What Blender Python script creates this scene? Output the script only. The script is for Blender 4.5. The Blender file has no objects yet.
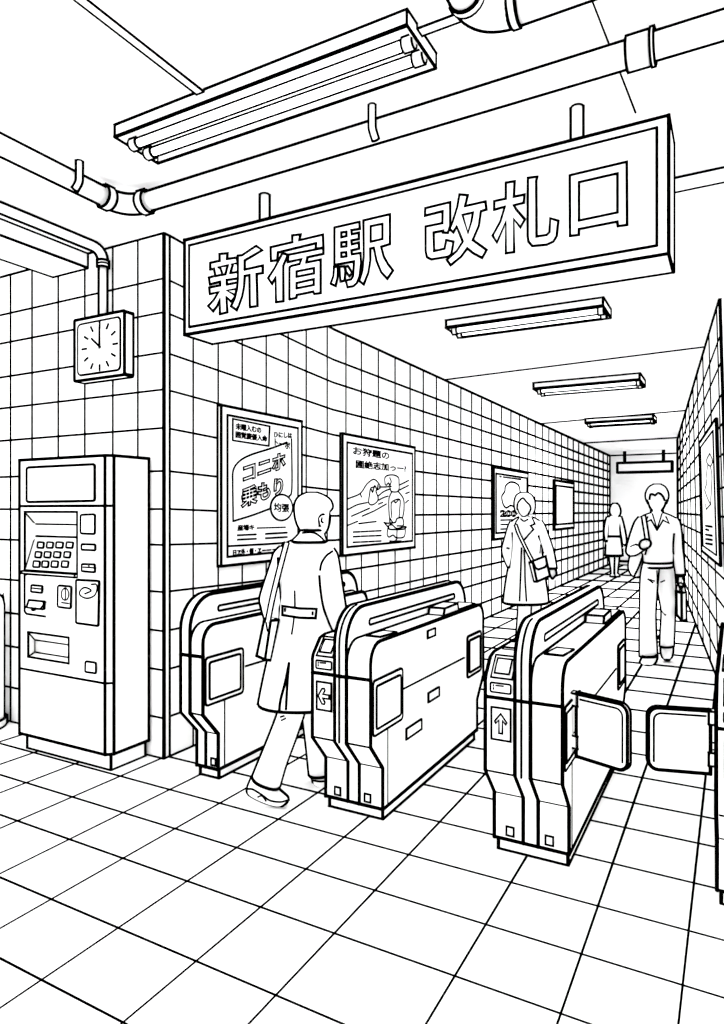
import bpy, bmesh, math
from mathutils import Vector
from mathutils.bvhtree import BVHTree

# ------------------------------------------------------------------ frame
W, HGT = 724, 1024
FPX, PX0, PY0 = 675.0, 362.0, 510.0       # focal length in pixels, principal column, horizon row
EYE_H = 1.58
YAW = math.radians(28.92)
CA, SA = math.cos(YAW), math.sin(YAW)
RT, FW, UP = Vector((CA, SA, 0)), Vector((-SA, CA, 0)), Vector((0, 0, 1))
EYE = Vector((0, 0, EYE_H))
sc = bpy.context.scene
COL = sc.collection


def ray(px, py):
    return FW + RT * ((px - PX0) / FPX) + UP * ((PY0 - py) / FPX)


def on_plane(px, py, p0, n):
    d = ray(px, py)
    return EYE + d * ((Vector(p0) - EYE).dot(n) / d.dot(n))


AX = {'x': Vector((1, 0, 0)), 'y': Vector((0, 1, 0)), 'z': Vector((0, 0, 1))}


def at(px, py, axis, val):
    return on_plane(px, py, AX[axis] * val, AX[axis])


def floor_at(px, py):
    return at(px, py, 'z', 0.0)


# ------------------------------------------------------------------ materials
def mat(name, col, emit=0.0, speckle=0.0):
    """matt diffuse paint, with a very faint procedural mottling"""
    m = bpy.data.materials.new(name)
    m.use_nodes = True
    nt = m.node_tree
    nt.nodes.clear()
    out = nt.nodes.new('ShaderNodeOutputMaterial')
    b = nt.nodes.new('ShaderNodeBsdfDiffuse')
    b.inputs['Color'].default_value = (*col, 1)
    if speckle:
        tc = nt.nodes.new('ShaderNodeTexCoord')
        nz = nt.nodes.new('ShaderNodeTexNoise')
        nz.inputs['Scale'].default_value = 40
        rp = nt.nodes.new('ShaderNodeValToRGB')
        rp.color_ramp.elements[0].color = (*[c * (1 - speckle) for c in col], 1)
        rp.color_ramp.elements[1].color = (*col, 1)
        nt.links.new(tc.outputs['Object'], nz.inputs['Vector'])
        nt.links.new(nz.outputs['Fac'], rp.inputs['Fac'])
        nt.links.new(rp.outputs['Color'], b.inputs['Color'])
    last = b.outputs[0]
    if emit:
        e = nt.nodes.new('ShaderNodeEmission')
        e.inputs['Strength'].default_value = emit
        ad = nt.nodes.new('ShaderNodeAddShader')
        nt.links.new(last, ad.inputs[0]); nt.links.new(e.outputs[0], ad.inputs[1])
        last = ad.outputs[0]
    nt.links.new(last, out.inputs['Surface'])
    return m


WHITE = mat('white_paper', (0.99, 0.99, 0.99), speckle=0.008)
CREAM = mat('white_enamel', (0.99, 0.99, 0.982), speckle=0.008)
SKIN = mat('white_skin', (0.99, 0.99, 0.99), speckle=0.008)
CLOTH = mat('white_cloth', (0.99, 0.99, 0.99), speckle=0.012)
GLOW = mat('lit_tube', (0.95, 0.95, 0.95), emit=1.0)
INK = mat('black_ink', (0.0, 0.0, 0.0))


# ------------------------------------------------------------------ mesh builder
def rad(p, w):
    return 0.68 * w * max(0.9, (p - EYE).dot(FW)) / FPX


def cat(pts, n=6, closed=False):
    """Catmull-Rom through tuples / vectors"""
    P = [Vector(p) for p in pts]
    if len(P) < 3:
        return P
    out = []
    m = len(P)
    rng = range(m) if closed else range(m - 1)
    for i in rng:
        if closed:
            a, b, c, d = P[(i - 1) % m], P[i], P[(i + 1) % m], P[(i + 2) % m]
        else:
            b, c = P[i], P[i + 1]
            a = P[i - 1] if i > 0 else b * 2 - c
            d = P[i + 2] if i + 2 < m else c * 2 - b
        for k in range(n):
            t = k / n
            out.append(0.5 * ((2 * b) + (c - a) * t + (2 * a - 5 * b + 4 * c - d) * t * t + (3 * b - a - 3 * c + d) * t ** 3))
    if not closed:
        out.append(P[-1])
    return out


class MB:
    def __init__(s):
        s.v, s.f, s.m, s.sm = [], [], [], []

    def add(s, verts, faces, m=0, smooth=False):
        b = len(s.v)
        s.v += [Vector(p) for p in verts]
        for f in faces:
            s.f.append(tuple(b + i for i in f)); s.m.append(m); s.sm.append(smooth)
        return b

    # --- ink -------------------------------------------------------
    def ink(s, pts, w=2.0, closed=False, sides=6):
        P = []
        for p in pts:
            p = Vector(p)
            if not P or (p - P[-1]).length > 1e-5:
                P.append(p)
        if closed and len(P) > 2 and (P[0] - P[-1]).length < 1e-5:
            P.pop()
        n = len(P)
        if n < 2:
            return
        if not closed:                           # round the ends off a little past the corner
            e0 = (P[0] - P[1]).normalized(); e1 = (P[-1] - P[-2]).normalized()
            P[0] = P[0] + e0 * rad(P[0], w) * 0.6; P[-1] = P[-1] + e1 * rad(P[-1], w) * 0.6
        tang = []
        for i in range(n):
            a = P[i - 1] if (i > 0 or closed) else None
            c = P[(i + 1) % n] if (i < n - 1 or closed) else None
            t1 = (P[i] - a).normalized() if a is not None else None
            t2 = (c - P[i]).normalized() if c is not None else None
            t = t1 if t2 is None else t2 if t1 is None else t1 + t2
            if t.length < 1e-4:
                t = t1
            k = 1.0
            if t1 is not None and t2 is not None:
                co = max(-1, min(1, t1.dot(t2)))
                k = min(1.5, 1 / max(0.3, math.sqrt((1 + co) / 2)))
            tang.append((t.normalized(), k))
        t0 = tang[0][0]
        nrm = t0.cross(UP if abs(t0.z) < 0.9 else Vector((1, 0, 0))).normalized()
        vs, fs = [], []
        for i in range(n):
            t, k = tang[i]
            nrm = (nrm - t * nrm.dot(t))
            nrm = nrm.normalized() if nrm.length > 1e-6 else t.orthogonal().normalized()
            bn = t.cross(nrm)
            r = rad(P[i], w)
            for j in range(sides):
                a = 2 * math.pi * (j + 0.5) / sides
                vs.append(P[i] + nrm * (r * k * math.cos(a)) + bn * (r * k * math.sin(a)))
        for i in range(n if closed else n - 1):
            a, b = i * sides, ((i + 1) % n) * sides
            for j in range(sides):
                k = (j + 1) % sides
                fs.append((a + j, a + k, b + k, b + j))
        if not closed:
            fs.append(tuple(range(sides - 1, -1, -1)))
            fs.append(tuple((n - 1) * sides + j for j in range(sides)))
        s.add(vs, fs, 1, True)

    def sharp(s, w=2.2, ang=28, start=0, skip=None):
        """ink along every sharp or open edge of the fill faces from index start on"""
        E = {}
        nf = len(s.f)
        for fi in range(start, nf):
            if s.m[fi] == 1:
                continue
            f = s.f[fi]
            for a, b in zip(f, f[1:] + f[:1]):
                E.setdefault((min(a, b), max(a, b)), []).append(fi)
        nrm = {}

        def normal(fi):
            if fi not in nrm:
                f = s.f[fi]; c = Vector((0, 0, 0))
                for a, b in zip(f, f[1:] + f[:1]):
                    c += s.v[a].cross(s.v[b])
                nrm[fi] = c.normalized() if c.length > 0 else UP
            return nrm[fi]
        co = math.cos(math.radians(ang))
        G = {}
        for (a, b), fl in E.items():
            if len(fl) == 1 or normal(fl[0]).dot(normal(fl[1])) < co:
                if skip and skip(s.v[a], s.v[b]):
                    continue
                G.setdefault(a, []).append(b); G.setdefault(b, []).append(a)
        used = set()

        def walk(a, b):
            ch = [a, b]; used.add((min(a, b), max(a, b)))
            while len(G[ch[-1]]) == 2:
                nx = [q for q in G[ch[-1]] if (min(q, ch[-1]), max(q, ch[-1])) not in used]
                if not nx:
                    break
                used.add((min(nx[0], ch[-1]), max(nx[0], ch[-1])))
                ch.append(nx[0])
            return ch
        for a in list(G):
            if len(G[a]) != 2:
                for b in G[a]:
                    if (min(a, b), max(a, b)) not in used:
                        s.ink([s.v[i] for i in walk(a, b)], w)
        for a in list(G):
            for b in G[a]:
                if (min(a, b), max(a, b)) not in used:
                    ch = walk(a, b)
                    s.ink([s.v[i] for i in ch], w, closed=ch[0] == ch[-1])

    # --- solids ----------------------------------------------------
    def box(s, lo, hi, w=2.2, skip=None):
        (x0, y0, z0), (x1, y1, z1) = lo, hi
        st = len(s.f)
        s.add([(x0, y0, z0), (x1, y0, z0), (x1, y1, z0), (x0, y1, z0), (x0, y0, z1), (x1, y0, z1), (x1, y1, z1), (x0, y1, z1)],
              [(0, 3, 2, 1), (4, 5, 6, 7), (0, 1, 5, 4), (1, 2, 6, 5), (2, 3, 7, 6), (3, 0, 4, 7)])
        if w:
            s.sharp(w, start=st, skip=skip)

    def prism(s, poly, vec, w=2.2, skip=None, smooth_ang=28):
        """closed polygon pushed along vec"""
        st = len(s.f)
        P = [Vector(p) for p in poly]; vec = Vector(vec); n = len(P)
        nn = Vector((0, 0, 0))
        for a, b in zip(P, P[1:] + P[:1]):
            nn += a.cross(b)
        if nn.dot(vec) > 0:
            P.reverse()
        s.add(P + [p + vec for p in P],
              [tuple(range(n)), tuple(range(2 * n - 1, n - 1, -1))] + [(i, i + n, (i + 1) % n + n, (i + 1) % n) for i in range(n)])
        if w and vec.length < .0155:                 # a thin plate: its front outline is enough
            s.ink([p + vec for p in P], w, closed=True)
        elif w:
            s.sharp(w, ang=smooth_ang, start=st, skip=skip)

    def pipe(s, path, r, w=2.2, ends=True, n=20, sides_ink=True, end_ink=True):
        P = [Vector(p) for p in path]
        vs, fs = [], []
        m = len(P)
        L, Rr = [], []
        nrm = None
        for i in range(m):
            t = (P[min(i + 1, m - 1)] - P[max(i - 1, 0)]).normalized()
            if nrm is None:
                nrm = t.orthogonal().normalized()
            nrm = (nrm - t * nrm.dot(t)).normalized()
            bn = t.cross(nrm)
            ri = r[i] if isinstance(r, (list, tuple)) else r
            for j in range(n):
                a = 2 * math.pi * j / n
                vs.append(P[i] + nrm * (ri * math.cos(a)) + bn * (ri * math.sin(a)))
            e = EYE - P[i]
            sd = t.cross(e)
            if sd.length > 1e-6:
                sd.normalize()
                k = rad(P[i], w or 1) * .45
                L.append(P[i] + sd * (ri + k)); Rr.append(P[i] - sd * (ri + k))
        for i in range(m - 1):
            for j in range(n):
                k = (j + 1) % n
                fs.append((i * n + j, i * n + k, i * n + n + k, i * n + n + j))
        fs.append(tuple(range(n - 1, -1, -1))); fs.append(tuple((m - 1) * n + j for j in range(n)))
        s.add(vs, fs, 0, True)
        if sides_ink and w:
            s.ink(L, w * 1.2); s.ink(Rr, w * 1.2)
        if end_ink and w:
            for i in (0, m - 1):
                s.ink([vs[i * n + j] for j in range(n)], w, closed=True)

    def bvh(s):
        ids = [i for i in range(len(s.f)) if s.m[i] == 0]
        return BVHTree.FromPolygons(s.v, [s.f[i] for i in ids])

    def drawn(s, pts, w=1.6, smooth=True, bv=None):
        """a crease drawn on the fill surface"""
        bv = bv or s.bvh()
        q = cat([Vector((x, y, 0)) for x, y in pts], 5) if smooth else [Vector((x, y, 0)) for x, y in pts]
        run = []
        for p in q:
            h = bv.ray_cast(EYE, ray(p.x, p.y).normalized())[0]
            if h is None:
                s.ink(run, w); run = []
            else:
                run.append(h)
        s.ink(run, w)

    def build(s, name, mt=None, parent=None, base=None):
        mt = mt or WHITE
        me = bpy.data.meshes.new(name)
        if parent is not None:
            org = WL[parent.name]
            off = Vector(base) if base else org
        else:
            if base is None:
                xs = [p.x for p in s.v]; ys = [p.y for p in s.v]
                base = ((min(xs) + max(xs)) / 2, (min(ys) + max(ys)) / 2, min(p.z for p in s.v))
            off = Vector(base); org = Vector((0, 0, 0))
        me.from_pydata([p - off for p in s.v], [], s.f)
        me.materials.append(mt); me.materials.append(INK)
        me.polygons.foreach_set('material_index', s.m)
        me.polygons.foreach_set('use_smooth', s.sm)
        me.update()
        o = bpy.data.objects.new(name, me)
        COL.objects.link(o)
        o.parent = parent
        o.location = off - org
        WL[o.name] = off
        return o


WL = {}


def thing(name, label, cat_, base, group=None):
    o = bpy.data.objects.new(name, None)
    COL.objects.link(o)
    o.empty_display_size = 0.1
    o.location = base
    WL[o.name] = Vector(base)
    return tag(o, label, cat_, group)


def tag(o, label, cat_, group=None):
    o['label'] = label; o['category'] = cat_
    if group:
        o['group'] = group
    return o


def structure(o, kind='structure', label=None):
    o['kind'] = kind
    if label:
        o['label'] = label
    return o


def part_label(o, label):
    o['label'] = label
    return o


def arc(cx, cy, r, a0, a1, n=8):
    return [(cx + r * math.cos(math.radians(a0 + (a1 - a0) * i / n)), cy + r * math.sin(math.radians(a0 + (a1 - a0) * i / n))) for i in range(n + 1)]


def rrect(x0, y0, x1, y1, r, n=4):
    return arc(x1 - r, y1 - r, r, 0, 90, n) + arc(x0 + r, y1 - r, r, 90, 180, n) + arc(x0 + r, y0 + r, r, 180, 270, n) + arc(x1 - r, y0 + r, r, 270, 360, n)


def rquad(q, rf=0.12, n=3):
    """a pixel quad with softened corners"""
    Q = [Vector((x, y, 0)) for x, y in q]; out = []
    m = len(Q)
    for i in range(m):
        a, b, c = Q[i - 1], Q[i], Q[(i + 1) % m]
        r = rf * min((a - b).length, (c - b).length)
        p, q2 = b + (a - b).normalized() * r, b + (c - b).normalized() * r
        for k in range(n + 1):
            t = k / n
            o = p * (1 - t) ** 2 + b * 2 * t * (1 - t) + q2 * t * t
            out.append((o.x, o.y))
    return out


# ------------------------------------------------------------------ lettering
def glyphs(txt, bold=0.0):
    cu = bpy.data.curves.new('lettering', 'FONT')
    cu.body = txt; cu.size = 1.0; cu.offset = bold; cu.resolution_u = 4
    o = bpy.data.objects.new('lettering', cu)
    COL.objects.link(o)
    dg = bpy.context.evaluated_depsgraph_get()
    me = o.evaluated_get(dg).to_mesh()
    v = [(p.co.x, p.co.y) for p in me.vertices]
    f = [tuple(p.vertices) for p in me.polygons]
    o.evaluated_get(dg).to_mesh_clear()
    bpy.data.objects.remove(o); bpy.data.curves.remove(cu)
    return v, f


def bounds(v):
    xs = [p[0] for p in v]; ys = [p[1] for p in v]
    return min(xs), min(ys), max(xs), max(ys)


def write(mb, txt, A, B, height, solid=True, bold=0.012, w=1.5, lift=Vector((0, 0, 0)), up=UP):
    """lettering from A to B (world), 'height' metres tall, on the surface A and B lie on"""
    v, f = glyphs(txt, 0.0 if solid else bold)
    w = 0.5 if solid else w
    if not v:
        return
    x0, y0, x1, y1 = bounds(v)
    A, B = Vector(A), Vector(B)
    P = [A + (B - A) * ((x - x0) / (x1 - x0)) + up * ((y - y0) / (y1 - y0) * height) + lift for x, y in v]
    mb.add(P, f, 1 if solid else 0)
    if True:
        key = {}
        idx = []
        for i, (x, y) in enumerate(v):
            idx.append(key.setdefault((round(x, 4), round(y, 4)), i))
        E = {}
        for q in f:
            for a, b in zip(q, q[1:] + q[:1]):
                a, b = idx[a], idx[b]
                if a != b:
                    E[(min(a, b), max(a, b))] = E.get((min(a, b), max(a, b)), 0) + 1
        G = {}
        for (a, b), c in E.items():
            if c == 1:
                G.setdefault(a, []).append(b); G.setdefault(b, []).append(a)
        used = set()
        for a in list(G):
            for b in G[a]:
                k = (min(a, b), max(a, b))
                if k in used:
                    continue
                used.add(k); ch = [a, b]
                while True:
                    nx = [q for q in G[ch[-1]] if (min(q, ch[-1]), max(q, ch[-1])) not in used]
                    if not nx:
                        break
                    used.add((min(nx[0], ch[-1]), max(nx[0], ch[-1]))); ch.append(nx[0])
                mb.ink([P[i] for i in ch], w, closed=ch[0] == ch[-1])


# ================================================================== THE ROOM
XL = -3.17                       # tiled wall of the corridor on the left
YW = 3.14                        # tiled wall that carries the clock
ZC = 3.34                        # ceiling of the hall
YE = 20.45                       # end of the corridor


def ceil_z(y):
    if y < 3.2:
        return ZC
    if y < 5.2:
        return ZC + (3.216 - ZC) * (y - 3.2) / 2.0
    return 3.216 + (3.165 - 3.216) * (y - 5.2) / 15.0


# right wall: plan of its foot and of its head (it leans in very slightly)
def xr_foot(y):
    return 0.573 - 0.0999 * y


def xr_head(y):
    return xr_foot(y) - 0.085 * max(0.0, min(1.0, (20 - y) / 14.0))


def xr(y, z):
    return xr_foot(y) + (xr_head(y) - xr_foot(y)) * z / 3.2


YR = 5.9                         # the right wall turns away here

# floor -------------------------------------------------------------
TILE_X = [-6.3, -5.92, -5.53, -5.15, -4.76, -4.38, -3.99, -3.59, -3.19, -2.793, -2.428, -2.04, -1.651, -1.308, -0.831, -0.478, -0.152, 0.2, 0.56, 0.92, 1.3, 1.7, 2.1]
TILE_Y = [0.42, 0.77, 1.12, 1.4645, 1.787, 2.154, 2.479, 2.81, 3.18, 3.568, 3.89, 4.28, 4.68, 5.15, 5.7, 6.3, 6.86, 7.45, 8.05, 8.75, 9.6, 10.5, 11.6, 12.8, 14.1, 15.6, 17.2, 18.8]
mb = MB()
mb.box((-6.6, 0.2, -0.1), (2.4, 20.8, 0.0), w=0)
for x in TILE_X:
    if x < XL:
        mb.ink([(x, 0.2, 0), (x, YW, 0)], 1.9)
    elif x > xr_foot(YR):
        mb.ink([(x, 0.2, 0), (x, YR, 0)], 1.9)
    else:
        ye = min(YE, (0.573 - x) / 0.0999)
        ys = [0.2, 2, 4, 7, 11, ye]
        mb.ink([(x, y, 0) for y in ys if y <= ye], 1.9)
for y in TILE_Y:
    x0 = -6.6 if y < YW else XL
    x1 = 2.4 if y < YR else xr_foot(y)
    mb.ink([(x0 + (x1 - x0) * k / 6, y, 0) for k in range(7)], 2.1 if y < 5 else 2.3)
structure(mb.build('floor', WHITE, base=(0, 0, 0)))

# ceiling -----------------------------------------------------------
mb = MB()
ys = [0.2, 3.2, 5.2, 20.8]
top = 3.6
vs = []
for y in ys:
    vs += [(-6.6, y, ceil_z(y)), (2.4, y, ceil_z(y)), (-6.6, y, top), (2.4, y, top)]
fs = [(0, 2, 3, 1), (12, 13, 15, 14)]
for i in range(3):
    a, b = 4 * i, 4 * i + 4
    fs += [(a, a + 1, b + 1, b), (a + 2, b + 2, b + 3, a + 3), (a, b, b + 2, a + 2), (a + 1, a + 3, b + 3, b + 1)]
mb.add(vs, fs)


def ceil_pt(px, py):
    p = at(px, py, 'z', ZC)
    for _ in range(6):
        p = at(px, py, 'z', ceil_z(p.y))
    return p


# joints between the ceiling boards
for a, b in (((442, 379.5), (698, 347)), ((541.7, 423), (683, 410)), ((584, 442.4), (676, 437))):
    A, B = ceil_pt(*a), ceil_pt(*b)
    y = (A.y + B.y) / 2
    mb.ink([(XL, A.y, ceil_z(A.y)), (xr_head(B.y), B.y, ceil_z(B.y))], 2.1)
mb.ink([(-0.44, 1.2, ZC), (-0.432, 2.42, ZC), (-0.385, 3.2, ZC)], 1.5)
structure(mb.build('ceiling', WHITE, base=(0, 10, ZC)))


# left walls ----------------------------------------------------------
def wall_y(px, x=XL):
    return at(px, 510, 'x', x).y


ROWS = [EYE_H + q for q in (-1.322, -1.017, -.769, -.521, -.222, .006, .248, .521, .765, 1.0, 1.255, 1.47)]
mb = MB()
X0w = -6.6
mb.prism([(X0w, YW, 0), (XL, YW, 0), (XL - 0.2, YW + 0.2, 0), (X0w, YW + 0.2, 0)], (0, 0, 3.5), w=0)
mb.ink([(X0w, YW, ZC), (XL, YW, ZC)], 2.6)
mb.ink([(X0w, YW, 0), (XL, YW, 0)], 2.2)
for px in (138, 113, 85, 58.5, 32.3, 10.8, -12, -36, -60, -86):
    x = at(px, 510, 'y', YW).x
    mb.ink([(x, YW, 0), (x, YW, ZC)], 1.7)
for z in ROWS:
    mb.ink([(X0w, YW, z), (XL, YW, z)], 1.7)
structure(mb.build('wall_front', WHITE, base=(-4.8, YW, 0)))

mb = MB()
mb.add([(XL, YW, 0), (XL, YE, 0), (XL, YE, 3.5), (XL, YW, 3.5), (XL - 0.2, YW + 0.2, 0), (XL - 0.2, YE, 0), (XL - 0.2, YE, 3.5), (XL - 0.2, YW + 0.2, 3.5)],
       [(0, 1, 2, 3), (4, 7, 6, 5), (0, 3, 7, 4), (1, 5, 6, 2), (3, 2, 6, 7), (0, 4, 5, 1)])
STEPS = [YW, 3.2, 4, 5.2, 7, 9, 12, 16, YE]
mb.ink([(XL, y, ceil_z(y)) for y in STEPS], 2.8)
mb.ink([(XL, y, 0) for y in STEPS], 2.6)
mb.ink([(XL, YW, 0), (XL, YW, ZC)], 3.0)
COLS = [169.5, 193, 218, 242, 266, 288, 306, 327, 345.7, 361.2, 378.1, 394.8, 409.8, 423, 436.1, 448.3, 460.5, 471.3, 481.2, 491, 501, 510.5, 519, 527.3,
        534.7, 541.9, 548.4, 554.6, 561, 567.3, 572.8, 578.2, 583.5, 588.4, 593.3, 598, 602.7, 607]
for i, px in enumerate(COLS):
    y = wall_y(px)
    mb.ink([(XL, y, 0), (XL, y, ceil_z(y))], 2.2 if i == 0 else 1.7)
for z in ROWS:
    mb.ink([(XL, y, z * ceil_z(y) / ZC) for y in STEPS if y > 3.19], 1.7)
structure(mb.build('wall_left', WHITE, base=(XL, 12, 0)))

# right wall ----------------------------------------------------------
mb = MB()
YP = 17.0                        # right wall cut short here: unseen side opening added to brighten the corridor end
RS = [YR, 6.5, 7.2, 8, 9.2, 11, 13, 16, YP]
n = len(RS)
vs = []
for y in RS:
    vs += [(xr_foot(y), y, 0), (xr(y, 3.5), y, 3.5), (xr_foot(y) + 0.25, y, 0), (xr_foot(y) + 0.25, y, 3.5)]
fs = [(0, 2, 3, 1), (4 * n - 4, 4 * n - 3, 4 * n - 1, 4 * n - 2)]
for i in range(n - 1):
    a, b = 4 * i, 4 * i + 4
    fs += [(a, a + 1, b + 1, b), (a + 2, b + 2, b + 3, a + 3), (a + 1, a + 3, b + 3, b + 1), (a, b, b + 2, a + 2)]
mb.add(vs, fs)


def rw(y, z):
    return Vector((xr(y, z), y, z))


mb.ink([rw(y, ceil_z(y)) for y in RS], 2.8)
mb.ink([rw(y, 0) for y in RS], 2.8)
ycols = []
for px in (716.6, 709, 702, 697, 692, 688, 684.3, 681, 678.5):
    t = (px - PX0) / FPX
    k = 0.573 - 0.02
    # (x CA + y SA) = t (-x SA + y CA),  x = k - 0.0999 y
    y = (k * CA + t * k * SA) / (t * (0.0999 * SA + CA) - (SA - 0.0999 * CA))
    ycols.append(y)
ycols = [6.15] + ycols
for y in ycols:
    if YR < y < YP:
        mb.ink([rw(y, 0), rw(y, 1.6), rw(y, ceil_z(y))], 1.7)
for z in ROWS:
    mb.ink([rw(y, z * ceil_z(y) / ZC) for y in RS], 1.7)
mb.ink([rw(YP, 0), rw(YP, ceil_z(YP))], 2.4)
mb.ink([rw(YR, 0), rw(YR, ceil_z(YR))], 2.4)
structure(mb.build('wall_right', WHITE, base=(-0.6, 12, 0)))
mb = MB()
mb.box((xr_foot(YR) + 0.25, YR, 0), (2.4, YR + 0.2, 3.5), w=0)
for z in ROWS:
    mb.ink([(xr_foot(YR), YR, z * .97), (2.4, YR, z * .97)], 1.5)
for k in range(1, 9):
    mb.ink([(0.1 + k * 0.3, YR, 0), (0.1 + k * 0.3, YR, 3.25)], 1.5)
structure(mb.build('wall_return', WHITE, base=(1.2, YR, 0)))

# end wall --------------------------------------------------------------
mb = MB()
mb.box((XL - 0.2, YE, 0), (2.4, YE + 0.2, 3.5), w=0)
mb.ink([(XL, YE, 0), (XL, YE, ceil_z(YE))], 2.4)
mb.ink([(XL, YE, ceil_z(YE)), (2.4, YE, ceil_z(YE))], 2.2)
structure(mb.build('wall_end', WHITE, base=(-2.3, YE, 0)))
mb = MB()
mb.box((XL, YE - 0.03, 0), (2.4, YE, 0.12), w=1.8)
structure(mb.build('baseboard_end', WHITE))

# beam on the ceiling in front of the clock wall, ceiling strip behind the sign
mb = MB()
mb.box((-4.245, 0.2, 3.238), (-3.879, YW, ZC), w=2.3)
structure(mb.build('beam', WHITE))
mb = MB()
zc = ceil_z(3.9)
mb.add([(XL, 3.82, ceil_z(3.82)), (2.3, 3.82, ceil_z(3.82)), (2.3, 3.97, ceil_z(3.97)), (XL, 3.97, ceil_z(3.97)),
        (XL, 3.82, ceil_z(3.82) - .012), (2.3, 3.82, ceil_z(3.82) - .012), (2.3, 3.97, ceil_z(3.97) - .012), (XL, 3.97, ceil_z(3.97) - .012)],
       [(0, 1, 2, 3), (4, 7, 6, 5), (0, 4, 5, 1), (2, 6, 7, 3), (0, 3, 7, 4), (1, 5, 6, 2)])
mb.ink([(XL, 3.82, ceil_z(3.82) - .012), (2.3, 3.82, ceil_z(3.82) - .012)], 2.1)
mb.ink([(XL, 3.97, ceil_z(3.97) - .012), (2.3, 3.97, ceil_z(3.97) - .012)], 2.1)
structure(mb.build('trim_1', WHITE))


# ================================================================== CEILING FITTINGS
def lamp(x0, x1, y0, y1, zt, h, label, w, rt):
    zb = zt - h
    t = thing('ceiling_light', label, 'ceiling light', ((x0 + x1) / 2, (y0 + y1) / 2, zt), 'fluorescent ceiling lights')
    k = 0.012
    m = MB()                                             # the tray, open underneath
    o = [(x0, y0), (x1, y0), (x1, y1), (x0, y1)]
    i = [(x0 + k, y0 + k), (x1 - k, y0 + k), (x1 - k, y1 - k), (x0 + k, y1 - k)]
    zi = zt - 0.012
    vs = [(x, y, zt) for x, y in o] + [(x, y, zb) for x, y in o] + [(x, y, zb) for x, y in i] + [(x, y, zi) for x, y in i]
    fs = [(0, 1, 2, 3), (8 + 4, 15, 14, 13)]
    for a in range(4):
        b = (a + 1) % 4
        fs += [(a, a + 4, b + 4, b), (a + 4, a + 8, b + 8, b + 4), (a + 8, a + 12, b + 12, b + 8)]
    m.add(vs, fs)
    for lp in (o,):
        for z in (zt, zb):
            m.ink([(x, y, z) for x, y in lp], w, closed=True)
    for x, y in o:
        m.ink([(x, y, zt), (x, y, zb)], w)
    m.ink([(i[3][0], i[3][1], zi), (i[3][0], i[3][1], zb)], w * .7)
    m.build('housing', CREAM, t)
    for q in (0.33, 0.68):
        y = y0 + (y1 - y0) * q
        z = zb - 0.002
        m = MB()
        m.pipe([(x0 + 0.055, y, z), (x1 - 0.055, y, z)], rt, w * .72, n=14, end_ink=True)
        tb = m.build('tube', GLOW, t)
        for xa, xb in ((x0 + 0.012, x0 + 0.055), (x1 - 0.055, x1 - 0.012)):
            m = MB()
            m.pipe([(xa, y, z), (xb, y, z)], rt * 1.35, w * .72, n=14)
            m.build('lamp_holder', CREAM, tb)
    return t


lamp(-2.475, -1.008, 2.15, 2.411, ZC, 0.058, 'long twin-tube ceiling light nearest the viewer, above the big white sign', 2.4, 0.017)
lamp(-2.17, -0.885, 5.42, 5.78, ceil_z(5.6), 0.07, 'twin-tube ceiling light just below and behind the big white sign', 2.0, 0.02)
lamp(-2.24, -0.985, 8.56, 9.08, ceil_z(8.8), 0.085, 'middle ceiling light of the corridor, between two ceiling joints', 1.8, 0.024)
lamp(-2.295, -1.2, 12.25, 12.75, ceil_z(12.5), 0.085, 'small far ceiling light nearest to the hanging sign at the corridor end', 1.7, 0.026)


def bend(p0, c, p1, r, n=8):
    """path p0 -> corner c -> p1 with a rounded corner"""
    p0, c, p1 = Vector(p0), Vector(c), Vector(p1)
    a, b = c + (p0 - c).normalized() * r, c + (p1 - c).normalized() * r
    return [a * (1 - t) ** 2 + c * 2 * t * (1 - t) + b * t * t for t in [k / n for k in range(n + 1)]]


# the main pipe
zp = EYE_H + 1.672
px_, py_, r_ = -2.945, 2.64, 0.043
t = thing('ceiling_pipe', 'long pipe crossing under the ceiling in front of the big sign with a corner elbow', 'pipe', (px_, py_, zp))
m = MB(); m.pipe([(px_, 0.3, zp), (px_, 1.2, zp), (px_, 2.0, zp), (px_, py_ - 0.13, zp)], r_, 2.4); m.build('pipe_run', WHITE, t)
m = MB(); m.pipe([(px_ + 0.13, py_, zp), (-2, py_, zp), (-1, py_, zp), (0, py_, zp), (0.9, py_, zp), (1.8, py_, zp)], r_, 2.4); m.build('pipe_run', WHITE, t)
m = MB(); m.pipe(bend((px_, 0, zp), (px_, py_, zp), (1, py_, zp), 0.14, 12), r_ * 1.08, 2.4); m.build('elbow', WHITE, t)
for a, b in (((px_, py_ - 0.165, zp), (px_, py_ - 0.115, zp)), ((px_ + 0.115, py_, zp), (px_ + 0.165, py_, zp))):
    m = MB(); m.pipe([a, b], r_ * 1.32, 2.2); m.build('collar', WHITE, t)
xs = [at(q, 45, 'y', py_).x for q in (627, 651, 655)]
m = MB(); m.pipe([(xs[0], py_, zp), (xs[1], py_, zp)], r_ * 1.28, 2.2); m.pipe([(xs[1], py_, zp), (xs[2], py_, zp)], r_ * 1.4, 2.0); m.build('coupling', WHITE, t)
for q in (378, 72):
    if q == 378:
        x = at(q, 125, 'y', py_).x; y = py_; d = Vector((1, 0, 0))
    else:
        y = at(q, 178, 'x', px_).y; x = px_; d = Vector((0, 1, 0))
    m = MB()
    f0 = Vector((x, y, ZC))
    o = Vector((0, -1, 0)) if q == 378 else Vector((1, 0, 0))
    e = 0.056
    path = [f0 + o * e, Vector((x, y, zp + 0.01)) + o * e, Vector((x, y, zp - 0.02)) + o * (e * 0.92), Vector((x, y, zp - 0.05)) + o * 0.022]
    m.pipe(cat(path, 4), 0.012, 1.9, n=10)
    m.build('hanger', WHITE, t)

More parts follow.
